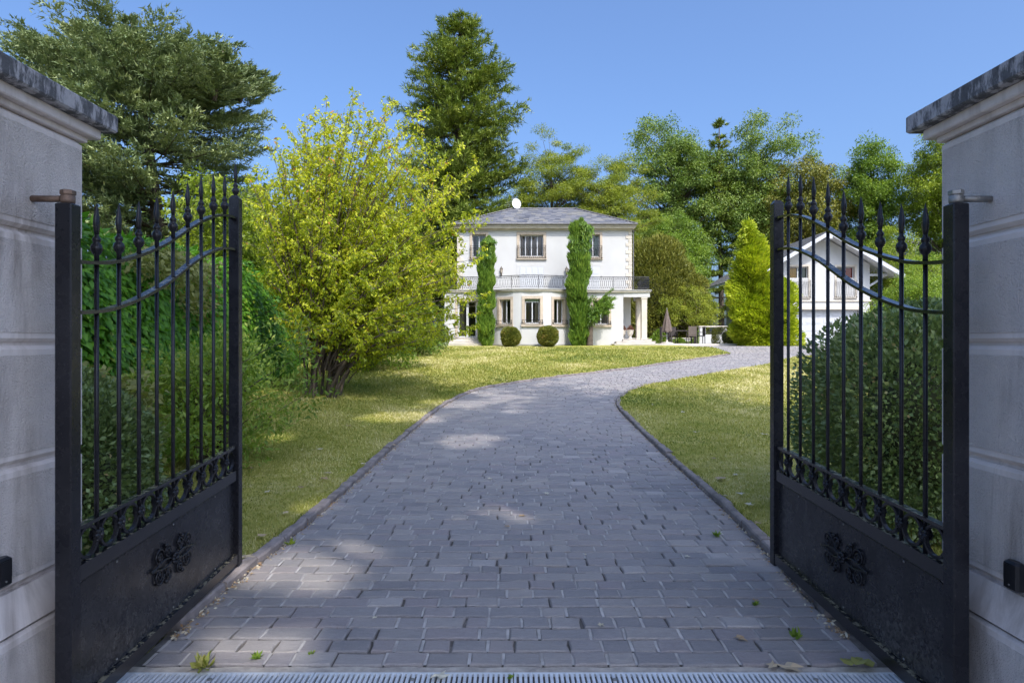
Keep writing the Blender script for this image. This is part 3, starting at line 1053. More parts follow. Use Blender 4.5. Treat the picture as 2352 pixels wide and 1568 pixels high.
# ================================================================== GATES
GL = 1.80
def gate(sgn, ang, label, finial):
    hx, hy = sgn * 1.9, 2.757
    dirx, diry = (math.sin(ang), math.cos(ang))
    # local frame: u along the leaf (0 at hinge), v height over ground zero, n across the leaf (+ towards the drive)
    nx, ny = -sgn * diry, sgn * dirx
    def w(u, n, v): return (hx + dirx * u + nx * n, hy + diry * u + ny * n, v)
    root = empty('gate_leaf', (hx, hy, 0), label, 'gate', 'open wrought iron gate leaves')
    flip = sgn < 0
    def part(mb, name, mat='gate_paint', parent=root, smooth=False, own=True):
        mb.xf(w)
        if not flip: mb.f = [tuple(reversed(f)) for f in mb.f]
        return mb.build(name, mat, parent, smooth)
    SL = .043
    rail = lambda u, b: EYE + b + SL * u
    hs = .035
    z_h = EYE + .587
    st = MB(); st.cbox(-hs, hs, -hs, hs, EYE - 1.60, z_h, .005); part(st, 'hinge_stile')
    zt = EYE + (1.03 if sgn < 0 else .995)
    st = MB(); st.cbox(GL - hs, GL + hs, -hs, hs, EYE - 1.575, zt - .02, .004)
    st.hexa([(GL - hs + .004, -hs + .004, zt - .0205), (GL + hs - .004, -hs + .004, zt - .0205), (GL + hs - .004, hs - .004, zt - .0205), (GL - hs + .004, hs - .004, zt - .0205),
             (GL - .018, -.018, zt), (GL + .018, -.018, zt), (GL + .018, .018, zt), (GL - .018, .018, zt)])
    end = part(st, 'latch_stile')
    def spear(u, z, s=1.0, parent=root):
        mb = MB()
        prof = [(.011, 0), (.011, .035), (.019, .045), (.025, .058), (.026, .068), (.022, .082), (.013, .091), (.017, .099), (.0185, .106), (.016, .114), (.010, .121), (.009, .133)]
        mb.lathe([(r * s, zz * s) for r, zz in prof], (u, 0, z), 12)
        k = len(mb.v)
        sp = [(.010, .131, .010), (.015, .15, .010), (.022, .178, .012), (.019, .20, .011), (.011, .235, .008), (.0045, .262, .004), (.001, .275, .001)]
        ring = []
        for ru, zz, rn in sp:
            q = random.Random(int(u * 1000) + int(zz * 1000))
            for j in range(8):
                t = 2 * math.pi * j / 8
                f = 1 + q.uniform(-.10, .10)
                mb.v.append((u + ru * s * math.cos(t) * f, rn * s * math.sin(t) * f, z + zz * s))
        for i in range(len(sp) - 1):
            for j in range(8):
                a = k + i * 8
                mb.f.append((a + j, a + (j + 1) % 8, a + 8 + (j + 1) % 8, a + 8 + j))
        mb.f.append(tuple(k + j for j in range(7, -1, -1)))
        return part(mb, 'spearhead', 'gate_paint', parent, True)
    if finial: spear(GL, zt - .03, .95, end)
    # scroll rails
    cu = [(0.03, .348), (.12, .352), (.3, .375), (.5, .428), (.66, .482), (.82, .545), (1.0, .632), (1.15, .705), (1.32, .775), (1.487, .828), (1.62, .855), (1.77, .866)]
    us = np.linspace(.036, GL - .036, 40)
    cv = lambda u: float(np.interp(u, [p[0] for p in CU], [p[1] for p in CU]))
    CU = [(p.x, p.y) for p in smooth_path([(a, b, 0) for a, b in cu], 6)]
    for dz, nm in ((0, 'top_scroll_rail'), (-.222, 'lower_scroll_rail')):
        mb = MB()
        for u in us:
            z = EYE + cv(u) + dz
            for n, zz in ((-.022, -.008), (.022, -.008), (.022, .008), (-.022, .008)):
                mb.v.append((u, n, z + zz))
        for i in range(len(us) - 1):
            for j in range(4): mb.f.append((i * 4 + j, i * 4 + (j + 1) % 4, i * 4 + 4 + (j + 1) % 4, i * 4 + 4 + j))
        mb.f = [tuple(reversed(f)) for f in mb.f]
        part(mb, nm, 'gate_rail')
    # straight rails following the slope
    def srail(b0, b1, n0, n1, name, u0=.035, u1=GL - .035, mat='gate_rail', parent=root):
        mb = MB()
        mb.hexa([(u0, n0, rail(u0, b0)), (u1, n0, rail(u1, b0)), (u1, n1, rail(u1, b0)), (u0, n1, rail(u0, b0)),
                 (u0, n0, rail(u0, b1)), (u1, n0, rail(u1, b1)), (u1, n1, rail(u1, b1)), (u0, n1, rail(u0, b1))])
        return part(mb, name, mat, parent)
    srail(-.824, -.808, -.02, .02, 'ring_rail')
    srail(-1.045, -.976, -.025, .025, 'lock_rail')
    srail(-1.632, -1.568, -.03, .03, 'bottom_rail')
    # sheet panel
    pn = MB()
    u0, u1 = .045, GL - .045
    cr = .06
    top = -1.062
    outl = [(u0, -1.565), (u1, -1.565), (u1, top - cr), (u1 - cr * .3, top - cr * .3), (u1 - cr, top), (u0 + cr, top), (u0 + cr * .3, top - cr * .3), (u0, top - cr)]
    pn.v = [(a, -.004, rail(a, b)) for a, b in outl] + [(a, .003, rail(a, b)) for a, b in outl]
    m = len(outl)
    pn.f = [tuple(range(m)), tuple(range(2 * m - 1, m - 1, -1))] + [(i, m + i, m + (i + 1) % m, (i + 1) % m) for i in range(m)]
    panel = part(pn, 'kick_panel', 'gate_panel')
    # panel clips
    for uu in (.35, .9, 1.45):
        for b in (-1.075, -1.545):
            c = MB().lathe([(.006, 0), (.006, .003), (.003, .005)], (0, 0, 0), 8)
            c.xf(lambda x, y, z: (uu + x, .004 + z, rail(uu, b) + y))
            part(c, 'screw', 'zinc_steel', panel)
    # pickets
    pk = [.20 + .177 * k for k in range(9)]
    for u in pk:
        mb = MB().tube([(u, 0, rail(u, -.976)), (u, 0, rail(u, -.4)), (u, 0, EYE + cv(u) + .002)], .0102, 10)
        p = part(mb, 'picket', 'gate_paint', root, True)
        spear(u, EYE + cv(u), 1.0, p)
        # rosette
        rb = MB()
        zc = rail(u, -.892)
        for side in (1, -1):
            k0 = len(rb.v)
            pr = [(.007, .026), (.012, .022), (.014, .018)]
            for pt in range(8):
                t = 2 * math.pi * pt / 8
                ca, sa = math.cos(t), math.sin(t)
                ta, tb_ = (-sa, ca)
                pts = []
                for rr_, hw, hn in ((.006, .003, .020), (.018, .008, .020), (.026, .009, .017), (.033, .003, .013)):
                    pts.append((u + ca * rr_ + ta * hw, side * hn, zc + sa * rr_ + tb_ * hw))
                    pts.append((u + ca * rr_ - ta * hw, side * hn, zc + sa * rr_ - tb_ * hw))
                    pts.append((u + ca * rr_, side * (hn + .004), zc + sa * rr_))
                kk = len(rb.v)
                rb.v.extend(pts)
                for q in range(3):
                    rb.f.append((kk + 3 * q, kk + 3 * q + 2, kk + 3 * q + 5, kk + 3 * q + 3))
                    rb.f.append((kk + 3 * q + 2, kk + 3 * q + 1, kk + 3 * q + 4, kk + 3 * q + 5))
                    rb.f.append((kk + 3 * q + 1, kk + 3 * q, kk + 3 * q + 3, kk + 3 * q + 4))
        c = MB().lathe([(.006, -.030), (.010, -.024), (.010, .024), (.006, .030)], (0, 0, 0), 8)
        c.xf(lambda x, y, z: (u + x, z, zc + y))
        rb.add(c.v, c.f)
        part(rb, 'rosette', 'gate_paint', root, False)
    # rings
    cen = [(.035 + .20) / 2 + .01] + [(pk[i] + pk[i + 1]) / 2 for i in range(8)] + [(pk[8] + GL - .035) / 2]
    for u in cen:
        mb = MB()
        nseg = 24
        ro, ri = .0755, .062
        zc = rail(u, -.9)
        for j in range(nseg):
            t = 2 * math.pi * j / nseg
            for r_, n_ in ((ri, -.009), (ro, -.009), (ro, .009), (ri, .009)):
                mb.v.append((u + r_ * math.cos(t), n_, zc + r_ * math.sin(t)))
        for j in range(nseg):
            j2 = (j + 1) % nseg
            for q in range(4): mb.f.append((j * 4 + q, j * 4 + (q + 1) % 4, j2 * 4 + (q + 1) % 4, j2 * 4 + q))
        part(mb, 'ring', 'gate_paint', root, False)
    # ornament on the panel
    ob = MB()
    uc, zc = .895, rail(.895, -1.262)
    def spiral(cu_, cz, r0, r1, a0, turns, rt=.0058):
        pts, rr = [], []
        for i in range(26):
            t = i / 25
            r_ = r0 + (r1 - r0) * t
            a = a0 + turns * 2 * math.pi * t
            pts.append((uc + cu_ + r_ * math.cos(a), .014 - .004 * abs(t - .5), zc + (cz + r_ * math.sin(a))))
            rr.append(rt * (1.05 - .35 * t))
        ob.tube(pts, rr, 6)
        k = pts[-1]
        ob.lathe([(.004, -.010), (.009, -.004), (.009, .004), (.004, .010)], (k[0], .014, k[2]), 8)
    for s in (1, -1):
        for v in (1, -1):
            spiral(s * .065, v * .066, .036, .008, v * s * (-math.pi / 2 if s * v > 0 else math.pi / 2) * 1.0 + (0 if s > 0 else 0), s * v * 1.6)
            spiral(s * .16, v * .05, .05, .010, (math.pi if s > 0 else 0), -s * v * 1.7)
            pts = [(uc + s * x, .014, zc + v * zz) for x, zz in ((.0, .004), (.04, .012), (.09, .022), (.15, .018), (.2, .006), (.245, .003))]
            ob.tube(smooth_path(pts, 3), .006, 6)
            ob.lathe([(.003, -.012), (.011, -.005), (.012, 0), (.011, .005), (.003, .012)], (uc + s * .092, .014, zc + v * .1), 8)
    for j in range(8):
        t = 2 * math.pi * j / 8
        ob.lathe([(.002, -.012), (.011, -.005), (.012, 0), (.011, .005), (.002, .012)], (uc + .024 * math.cos(t), .02, zc + .024 * math.sin(t)), 8)
    ob.lathe([(.003, -.013), (.012, -.006), (.014, 0), (.012, .006), (.003, .013)], (uc, .028, zc), 8)
    part(ob, 'scroll_ornament', 'gate_paint', panel, True)
    # hinge
    hm = 'rusty_steel' if sgn < 0 else 'zinc_steel'
    hb = MB()
    zt2 = z_h + .022
    hb.tube([(0, -.16, zt2), (0, -.03, zt2)], .014, 10)
    hb.lathe([(.026, -.02), (.028, -.01), (.028, .012), (.024, .016)], (0, 0, zt2), 16)
    br = part(hb, 'hinge_bracket', hm, root, True)
    nb = MB().lathe([(.028, .0165), (.030, .020), (.030, .034), (.027, .037)], (0, 0, zt2), 6)
    part(nb, 'hinge_nut', hm, br)
    lb = MB().tube([(0, -.16, .12), (0, -.03, .12)], .016, 10)
    part(lb, 'lower_hinge', hm, root, True)
    return root
gate(-1, R(-1.75) , 'open black iron gate leaf with a spike on its end post beside the creeper hedge', True)
gate(1, R(-.88), 'open black iron gate leaf in front of the white garage and clipped box shrub', False)

# photocells on the pillars
def photocell(x, y, z, sgn, label):
    root = empty('photocell', (x, y, z - .06), label, 'sensor', 'black gate sensors')
    mb = MB(); mb.cbox(min(x, x - sgn * .045), max(x, x - sgn * .045), y - .04, y + .04, z - .06, z + .06, .010)
    mb.build('housing', 'black_plastic', root)
    mb = MB(); xa = x - sgn * .0455; mb.box(min(xa, xa - sgn * .002), max(xa, xa - sgn * .002), y - .028, y + .028, z - .02, z + .045)
    mb.build('lens_cover', 'black_plastic', root)
    mb = MB().lathe([(.004, 0), (.004, .003)], (0, 0, 0), 8)
    mb.xf(lambda a, b, c: (x - sgn * (.045 + c), y + a, z - .035 + b)); mb.build('screw', 'zinc_steel', root)
photocell(-PX + .004, 2.555, H(1310, 2.58), -1, 'black plastic sensor box on the gate pillar beside the fir')
photocell(PX - .004, 2.60, H(1322, 2.6), 1, 'black plastic sensor box on the gate pillar with the blackened cap')

# ================================================================== WALL / WINDOW HELPERS
def wall_open(mb, u0, u1, z0, z1, ops, T, mp, nu=None, ends=True):
    us = sorted(set([u0, u1] + [o[0] for o in ops] + [o[1] for o in ops] + (list(nu) if nu else [])))
    us = [u for u in us if not any(o[0] + 1e-6 < u < o[1] - 1e-6 for o in ops)]
    zs = sorted(set([z0, z1] + [o[2] for o in ops] + [o[3] for o in ops]))
    inside = lambda u, z: any(o[0] < u < o[1] and o[2] < z < o[3] for o in ops)
    def quad(a, b, c, d): mb.add([a, b, c, d], [(0, 1, 2, 3)])
    pt = lambda u, z, d: (*mp(u, d), z)
    solid = lambda i, j: 0 <= i < len(us) - 1 and 0 <= j < len(zs) - 1 and not inside((us[i] + us[i + 1]) / 2, (zs[j] + zs[j + 1]) / 2)
    for i in range(len(us) - 1):
        for j in range(len(zs) - 1):
            if not solid(i, j): continue
            a, b, c, d = us[i], us[i + 1], zs[j], zs[j + 1]
            quad(pt(a, c, 0), pt(b, c, 0), pt(b, d, 0), pt(a, d, 0))
            quad(pt(b, c, T), pt(a, c, T), pt(a, d, T), pt(b, d, T))
            if not solid(i - 1, j): quad(pt(a, c, T), pt(a, c, 0), pt(a, d, 0), pt(a, d, T))
            if not solid(i + 1, j): quad(pt(b, c, 0), pt(b, c, T), pt(b, d, T), pt(b, d, 0))
            if not solid(i, j - 1): quad(pt(a, c, T), pt(b, c, T), pt(b, c, 0), pt(a, c, 0))
            if not solid(i, j + 1): quad(pt(a, d, 0), pt(b, d, 0), pt(b, d, T), pt(a, d, T))
def ubox(mb, mp, u0, u1, z0, z1, d0, d1):
    P = [(*mp(u0, d0), z0), (*mp(u1, d0), z0), (*mp(u1, d1), z0), (*mp(u0, d1), z0), (*mp(u0, d0), z1), (*mp(u1, d0), z1), (*mp(u1, d1), z1), (*mp(u0, d1), z1)]
    return mb.hexa(P)
def window(parent, mp, o, sw, n_panes, curtain=None, kind='window', railing=None, stone='frame_stone', sill=True, proj=.03, sash_d=.17, curtains=((0, .3), (.7, 1)), blind=0.0, name='window', sash_w=.055, T=.3):
    u0, u1, z0, z1 = o
    swb = sw if sill else .02
    iu0, iu1, iz0, iz1 = u0 + sw, u1 - sw, z0 + swb, z1 - sw
    e = .003
    mb = MB()
    zm = iz0 + (iz1 - iz0) * .52
    for a, b in ((u0 + e, iu0), (iu1, u1 - e)):
        ubox(mb, mp, a, b, iz0 + .003, zm - .003, -proj, T - .01)
        ubox(mb, mp, a, b, zm + .003, iz1 - .003, -proj, T - .01)
    ubox(mb, mp, u0 + e, u1 - e, iz1, z1 - e, -proj, T - .01)
    w = mb.build(name, stone, parent)
    if sill:
        mb = MB(); ubox(mb, mp, u0 + e - .02, u1 - e + .02, z0 + e, iz0, -proj - .07, T - .012); mb.build('sill', stone, w)
    else:
        mb = MB(); ubox(mb, mp, iu0, iu1, z0 + e, iz0, -.01, T - .012); mb.build('threshold', stone, w)
    # sashes
    n = n_panes
    pw = (iu1 - iu0) / n
    top = iz1 - blind
    s = sash_w / 2
    mb = MB()
    ubox(mb, mp, iu0 + .001, iu1 - .001, iz0 + .001, iz0 + .07, sash_d, sash_d + .05)
    ubox(mb, mp, iu0 + .001, iu1 - .001, top - .05, top - .001, sash_d, sash_d + .05)
    for k in range(n + 1):
        c = iu0 + pw * k
        a, b = (c + .001, c + sash_w * .8) if k == 0 else ((c - sash_w * .8, c - .001) if k == n else (c - s, c + s))
        ubox(mb, mp, a, b, iz0 + .0705, top - .0505, sash_d - .001, sash_d + .049)
    mb.build('sash', 'white_paint', w)
    if blind:
        mb = MB()
        nb = 4
        for k in range(nb): ubox(mb, mp, iu0 + .002, iu1 - .002, top + blind * k / nb + .002, top + blind * (k + 1) / nb - .003, sash_d - .03, sash_d + .03)
        mb.build('blind', 'curtain_green', w)
    for k in range(n):
        mb = MB(); a, b = iu0 + pw * k + s, iu0 + pw * (k + 1) - s
        P = [(*mp(a, sash_d + .025), iz0 + .07), (*mp(b, sash_d + .025), iz0 + .07), (*mp(b, sash_d + .025), top - .05), (*mp(a, sash_d + .025), top - .05)]
        mb.add(P, [(0, 1, 2, 3)]); mb.build('pane', 'window_glass', w)
    if curtain:
        for (ca, cb) in curtains:
            mb = MB()
            a, b = iu0 + (iu1 - iu0) * ca, iu0 + (iu1 - iu0) * cb
            m = max(8, int((b - a) / .02))
            for i in range(m + 1):
                t = i / m
                u = a + (b - a) * t
                d = .265 + .02 * math.sin(t * (b - a) / .11 * 6.28) + .006 * math.sin(t * 31)
                x, y = mp(u, d)
                mb.v += [(x, y, iz0 - .1), (x, y, iz1 + .05)]
            mb.f = [(2 * i, 2 * i + 2, 2 * i + 3, 2 * i + 1) for i in range(m)]
            mb.build('curtain', curtain, w, True)
    if railing:
        ra, rb_ = railing       # heights over the inner sill
        mb = MB()
        d = -proj - .09
        a, b = u0 + .035, u1 - .035
        za, zb = iz0 + ra, iz0 + rb_
        P = lambda u, z, dd=d: (*mp(u, dd), z)
        for z in (zb, zb - (.09 if rb_ - ra > .3 else .0), za): mb.tube([P(a, z), P((a + b) / 2, z), P(b, z)], .009, 5)
        for u in (a, b):
            mb.tube([P(u, za - .02), P(u, zb + .02)], .012, 5)
            for z in (za, zb): mb.tube([P(u, z), P(u, z, .0)], .009, 5)
            for z in (za + .03, za + (zb - za) * .35): mb.lathe([(.005, -.025), (.025, -.01), (.027, .01), (.005, .025)], P(u, z), 8)
        m = max(4, int((b - a) / .10)); hw = (b - a) / m
        for k in range(m):
            uc = a + hw * (k + .5)
            hh = zb - (.09 if rb_ - ra > .3 else 0)
            for sg in (1, -1):
                mb.tube([P(uc + sg * hw * .5 * math.sin(t * math.pi), za + (hh - za) * t) for t in (0, .2, .4, .6, .8, 1)], .0055, 4, cap=False)
        mb.build('balconet', 'wrought_iron', w)
    return w

# ================================================================== VILLA
GZ = 1.30       # walls start below the lawn
YG, YU = 33.0, 34.3
villa = empty('villa', (1.7, 36, 1.45), 'white two-storey villa with hipped slate roof and rounded bow front', 'house')
flat = lambda y0: (lambda u, d: (u, y0 + d))
T = .3
# ground floor front, left and right of the bow
op_door = (-2.92, -1.66, 1.86, 3.86)
op_gr = (4.05, 5.08, 2.42, 3.91)
mb = MB()
wall_open(mb, -3.45, -.955, GZ, 4.2, [op_door], T, flat(YG))
wall_open(mb, 2.985, 5.70, GZ, 4.2, [op_gr], T, flat(YG))
mb.box(5.70 - T, 5.70, YG + T + .001, 34.5, GZ, 4.2)
mb.box(5.70 - T, 6.36, 34.501, 34.8, GZ, 4.2)
mb.box(6.06, 6.36, 34.801, 39.6, GZ, 4.2)
mb.box(-3.45, -3.15, YG + T + .001, 39.6, GZ, 4.2)
mb.box(-3.149, 6.059, 39.3, 39.6, GZ, 4.2)
mb.build('ground_floor_wall', 'white_render', villa)
mb = MB(); mb.box(-3.14, 6.05, 36.4, 36.5, 1.9, 4.18); mb.build('room_partition', 'interior_wall', villa)
mb = MB(); mb.box(-3.14, 5.39, YG + T + .003, 39.29, 1.75, 1.84); mb.build('room_floor', 'dark_room', villa)
# bow
BR, BXC = 2.617, 1.015
BYC = 32.1 + BR
bowmap = lambda u, d: (BXC + (BR - d) * math.sin(u / BR), BYC - (BR - d) * math.cos(u / BR))
half = R(48.8) * BR
oc = (-.53, .53, 2.42, 3.95)
sc_ = 31.8 * math.pi / 180 * BR
os_l = (-sc_ - .47, -sc_ + .47, 2.42, 3.93); os_r = (sc_ - .47, sc_ + .47, 2.42, 3.93)
mb = MB()
wall_open(mb, -half, half, GZ, 4.2, [oc, os_l, os_r], T, bowmap, nu=list(np.linspace(-half, half, 30)))
mb.build('bow_wall', 'white_render', villa)
mb = MB()
arc = lambda off, n=24, a=48.8: [(BXC + (BR + off) * math.sin(t), BYC - (BR + off) * math.cos(t)) for t in np.linspace(-R(a), R(a), n)]
A = arc(.03)
for i in range(len(A) - 1):
    p, q_ = A[i], A[i + 1]
    mb.hexa([(p[0], p[1], 1.3), (q_[0], q_[1], 1.3), (q_[0], q_[1] + .2, 1.3), (p[0], p[1] + .2, 1.3), (p[0], p[1], 1.545), (q_[0], q_[1], 1.545), (q_[0], q_[1] + .2, 1.545), (p[0], p[1] + .2, 1.545)])
mb.build('bow_plinth', 'slab_edge', villa)
window(villa, bowmap, oc, .14, 2, 'curtain_beige', railing=(.02, .19), blind=.13, curtains=((.02, .1), (.68, .97)))
window(villa, bowmap, os_l, .13, 2, 'curtain_beige', railing=(.02, .19), curtains=((.05, .5),))
window(villa, bowmap, os_r, .13, 2, 'curtain_beige', railing=(.02, .19), curtains=((.52, .96),))
window(villa, flat(YG), op_gr, .12, 2, 'curtain_beige', railing=(.02, .17), curtains=((.8, 1),))
window(villa, flat(YG), op_door, .12, 2, 'curtain_beige', sill=False, curtains=((.02, .34),), name='garden_door', sash_w=.12)
# terrace slab with bow, white band below
def slab(z0, z1, off, name, mat, xr, back=36.2, xl=-3.55):
    P = [(xl - off * 0, YG - off)] + [p for p in arc(off, 26) if p[1] < YG - off - .002] + [(xr, YG - off), (xr, back), (xl, back)]
    m = len(P)
    mb = MB(); mb.v = [(x, y, z0) for x, y in P] + [(x, y, z1) for x, y in P]
    mb.f = [tuple(range(m - 1, -1, -1)), tuple(range(m, 2 * m))] + [(i, (i + 1) % m, m + (i + 1) % m, m + i) for i in range(m)]
    return mb.build(name, mat, villa)
slab(4.202, 4.262, .07, 'terrace_slab', 'pale_stone', 7.11)
slab(4.264, 4.325, .10, 'terrace_edge', 'slab_edge', 7.14)
mb = MB()
mb.box(5.702, 7.06, YG - .012, YG + .26, 3.95, 4.2); mb.box(6.80, 7.06, YG + .261, 36.1, 3.95, 4.2)
mb.build('portico_beam', 'white_render', villa)
for (y0, nm) in ((YG + .02, 'portico_column'), (34.35, 'portico_column')):
    mb = MB(); mb.cbox(6.64, 6.925, y0, y0 + .285, 1.81, 3.86, .012); mb.box(6.62, 6.945, y0 - .018, y0 + .303, 3.861, 3.948)
    mb.box(6.625, 6.94, y0 - .013, y0 + .298, 1.806, 1.86)
    c = mb.build('portico_column', 'pale_stone', villa)
    mb = MB(); mb.cbox(6.655, 6.91, y0 + .012, y0 + .272, 2.83, 2.842, .002)
# portico steps
for k, (a, b, y0, z) in enumerate(((5.12, 7.42, 32.2, 1.57), (5.28, 7.24, 32.55, 1.69), (5.66, 7.12, 32.86, 1.806))):
    mb = MB(); mb.cbox(a, b, y0, 36.0 if k == 2 else y0 + .9, 1.2, z - .035, .004); mb.cbox(a - .02, b + .02, y0 - .02, 36.0 if k == 2 else y0 + .9, z - .034, z, .008)
    mb.build('step', 'step_stone', villa)
# garden door steps
for k, (a, b, y0, z) in enumerate(((-3.45, -1.5, 32.15, 1.58), (-3.4, -1.55, 32.5, 1.71), (-3.36, -1.6, 32.8, 1.84))):
    mb = MB(); mb.cbox(a, b, y0, 32.99, 1.2, z - .035, .004); mb.cbox(a - .02, b + .02, y0 - .02, 32.985, z - .034, z, .008)
    mb.build('step', 'step_stone', villa)
mb = MB(); mb.tube(smooth_path([(-1.58, 32.2, 1.5), (-1.58, 32.2, 2.1), (-1.58, 32.5, 2.45), (-1.58, 32.75, 2.5), (-1.58, 32.95, 2.42)], 4), .016, 6)
mb.tube([(-1.58, 32.7, 1.7), (-1.58, 32.7, 2.48)], .012, 6); mb.build('step_handrail', 'metal_grey', villa)
# upper floor
op_c = (.25, 1.825, 6.03, 7.505); op_r = (3.82, 4.81, 6.03, 7.505); op_l = (-2.25, -1.26, 6.03, 7.505)
mb = MB()
wall_open(mb, -2.9, 6.36, 4.326, 7.72, [op_c, op_r, op_l], T, flat(YU))
mb.box(-2.9, -2.6, YU + T + .001, 39.5, 4.326, 7.72); mb.box(6.06, 6.36, YU + T + .001, 39.5, 4.326, 7.72); mb.box(-2.599, 6.059, 39.2, 39.5, 4.326, 7.72)
mb.build('upper_wall', 'white_render', villa)
mb = MB(); mb.box(-2.59, 6.05, 36.6, 36.7, 4.34, 7.7); mb.build('room_partition', 'interior_wall', villa)
window(villa, flat(YU), op_c, .155, 4, 'curtain_brown', railing=(-.07, .58), curtains=((.03, .17), (.29, .42), (.52, .7), (.77, .92)))
window(villa, flat(YU), op_r, .13, 2, 'curtain_green', railing=(-.07, .58), curtains=((.1, .45), (.62, .95)))
window(villa, flat(YU), op_l, .13, 2, 'curtain_green', railing=(-.07, .58), curtains=((.3, .9),))
# terrace doors, closed white shutters in shallow stone frames
for (a, b) in ((.41, 1.68), (3.85, 4.68)):
    mb = MB()
    mb.box(a - .15, a - .003, YU - .02, YU + .01, 4.33, 5.66); mb.box(b + .003, b + .15, YU - .02, YU + .01, 4.33, 5.66)
    mb.box(a - .15, (a + b) / 2 - .003, YU - .02, YU + .01, 5.664, 5.80); mb.box((a + b) / 2 + .003, b + .15, YU - .02, YU + .01, 5.664, 5.80)
    d = mb.build('terrace_door', 'white_render', villa)
    nl = 4 if b - a > 1 else 2
    for k in range(nl):
        w_ = (b - a) / nl
        mb = MB(); mb.box(a + k * w_ + .003, a + (k + 1) * w_ - .003, YU - .035, YU - .001, 4.34, 5.655)
        s = mb.build('shutter', 'white_paint', d)
        for z in (4.45, 4.85, 5.25):
            mb = MB(); mb.cbox(a + k * w_ + .05, a + (k + 1) * w_ - .05, YU - .046, YU - .034, z, z + .33, .004)
            d2 = mb.build('shutter_panel', 'white_paint', d)
    for uu in (a - .07, b + .07):
        mb = MB(); mb.cbox(uu - .02, uu + .02, YU - .05, YU - .0205, 5.1, 5.15, .006); mb.build('shutter_catch', 'wrought_iron', d)
# quoins
zq, k = 4.335, 0
while zq < 7.58:
    hgt = min(.2, 7.6 - zq)
    wq = .31 if k % 2 == 0 else .165
    mb = MB(); mb.cbox(6.363 - wq, 6.385, YU - .028, YU + wq, zq + .003, zq + hgt - .003, .006); mb.build('quoin', 'pale_stone', villa)
    mb = MB(); mb.cbox(-2.925, -2.903 + wq, YU - .028, YU + wq, zq + .003, zq + hgt - .003, .006); mb.build('quoin', 'pale_stone', villa)
    zq += .2; k += 1
# eaves
ex0, ex1, ey0, ey1 = -3.12, 6.56, YU - .32, 39.8
mb = MB(); mb.box(ex0 + .2, ex1 - .2, ey0 + .2, ey1 - .2, 7.60, 7.66); mb.build('cornice_moulding', 'pale_stone', villa)
mb = MB(); mb.box(ex0 + .05, ex1 - .05, ey0 + .05, ey1 - .05, 7.662, 7.72); mb.build('soffit', 'pale_stone', villa)
mb = MB(); mb.cbox(ex0, ex1, ey0, ey1, 7.722, 7.87, .012); mb.build('fascia', 'pale_stone', villa)
# roof
rz0, rz1 = 7.875, 9.26
ry = (ey0 + ey1) / 2
E = [(ex0 - .03, ey0 - .03, rz0), (ex1 + .03, ey0 - .03, rz0), (ex1 + .03, ey1 + .03, rz0), (ex0 - .03, ey1 + .03, rz0)]
RL, RR_ = (.0, ry, rz1), (3.62, ry, rz1)
mb = MB(); mb.add(E + [RL, RR_], [(0, 1, 5, 4), (1, 2, 5), (2, 3, 4, 5), (3, 0, 4), (3, 2, 1, 0)])
roof = mb.build('roof', 'roof_slate', villa)
rq = random.Random(4)
def slates(A, B, C, D, limit):
    """slates over a roof plane: eave A-B, ridge D-C"""
    A, B, C, D = map(Vector, (A, B, C, D))
    nrm = (B - A).cross(D - A).normalized()
    up = nrm.cross((B - A).normalized())
    Ht = (D - A).dot(up)
    ex = (B - A).normalized()
    wA = (B - A).length
    dl = (D - A).dot(ex); dr = (C - A).dot(ex)
    rowh = .165
    n = int(Ht / rowh)
    out = []
    for r in range(n):
        t0, t1 = r / n, (r + 1) / n
        xa = dl * t0; xb = wA + (dr - wA) * t0
        x = xa + (-.14 if r % 2 else 0)
        while x < xb:
            w = .28 * rq.uniform(.95, 1.05)
            a = max(x, xa); b = min(x + w, xb)
            if b - a > .04:
                out.append((a + .004, b - .004, t0 * Ht, (t1 * Ht) + .05, ))
            x += w
    return A, ex, up, nrm, out
planes = [slates(E[0], E[1], RR_, RL, 0), slates(E[1], E[2], RR_, RR_, 0), slates(E[3], E[0], RL, RL, 0), slates(E[2], E[3], RL, RR_, 0)]
cnt = 0
rest = MB()
for (A0, ex, up, nrm, lst) in planes:
    for (a, b, s0, s1) in lst:
        P = []
        for (o0, o1) in ((.004, .004), (.014, .022)):
            pass
        lift0, lift1 = .022 + rq.uniform(0, .006), .006
        P = [A0 + ex * a + up * s0 + nrm * (lift0 - .008), A0 + ex * b + up * s0 + nrm * (lift0 - .008), A0 + ex * b + up * s1 + nrm * (lift1 - .005), A0 + ex * a + up * s1 + nrm * (lift1 - .005),
             A0 + ex * a + up * s0 + nrm * lift0, A0 + ex * b + up * s0 + nrm * lift0, A0 + ex * b + up * s1 + nrm * lift1, A0 + ex * a + up * s1 + nrm * lift1]
        if cnt < 300:
            m1 = MB().hexa([tuple(p) for p in P], rq.random()); m1.build('slate', 'roof_slate', roof)
        else: rest.hexa([tuple(p) for p in P], rq.random())
        cnt += 1
o = rest.build('slate_courses', 'roof_slate', roof); o['kind'] = 'stuff'
mb = MB()
for a, b in ((E[0], RL), (E[1], RR_), (E[2], RR_), (E[3], RL), (RL, RR_)):
    n = int((Vector(b) - Vector(a)).length / .4)
    for k in range(n):
        p, q_ = Vector(a).lerp(Vector(b), k / n), Vector(a).lerp(Vector(b), (k + 1.05) / n)
        mb.tube([p + Vector((0, 0, .025)), q_ + Vector((0, 0, .035))], [.05, .045], 6)
mb.build('ridge_caps', 'roof_tile_grey', roof)
mb = MB(); mb.tube([(ex0 - .06, ey0 - .07, 7.86), (ex1 + .06, ey0 - .07, 7.86)], .045, 8); mb.tube([(6.45, YU - .05, 7.6), (6.45, YU - .05, 4.35)], .03, 6)
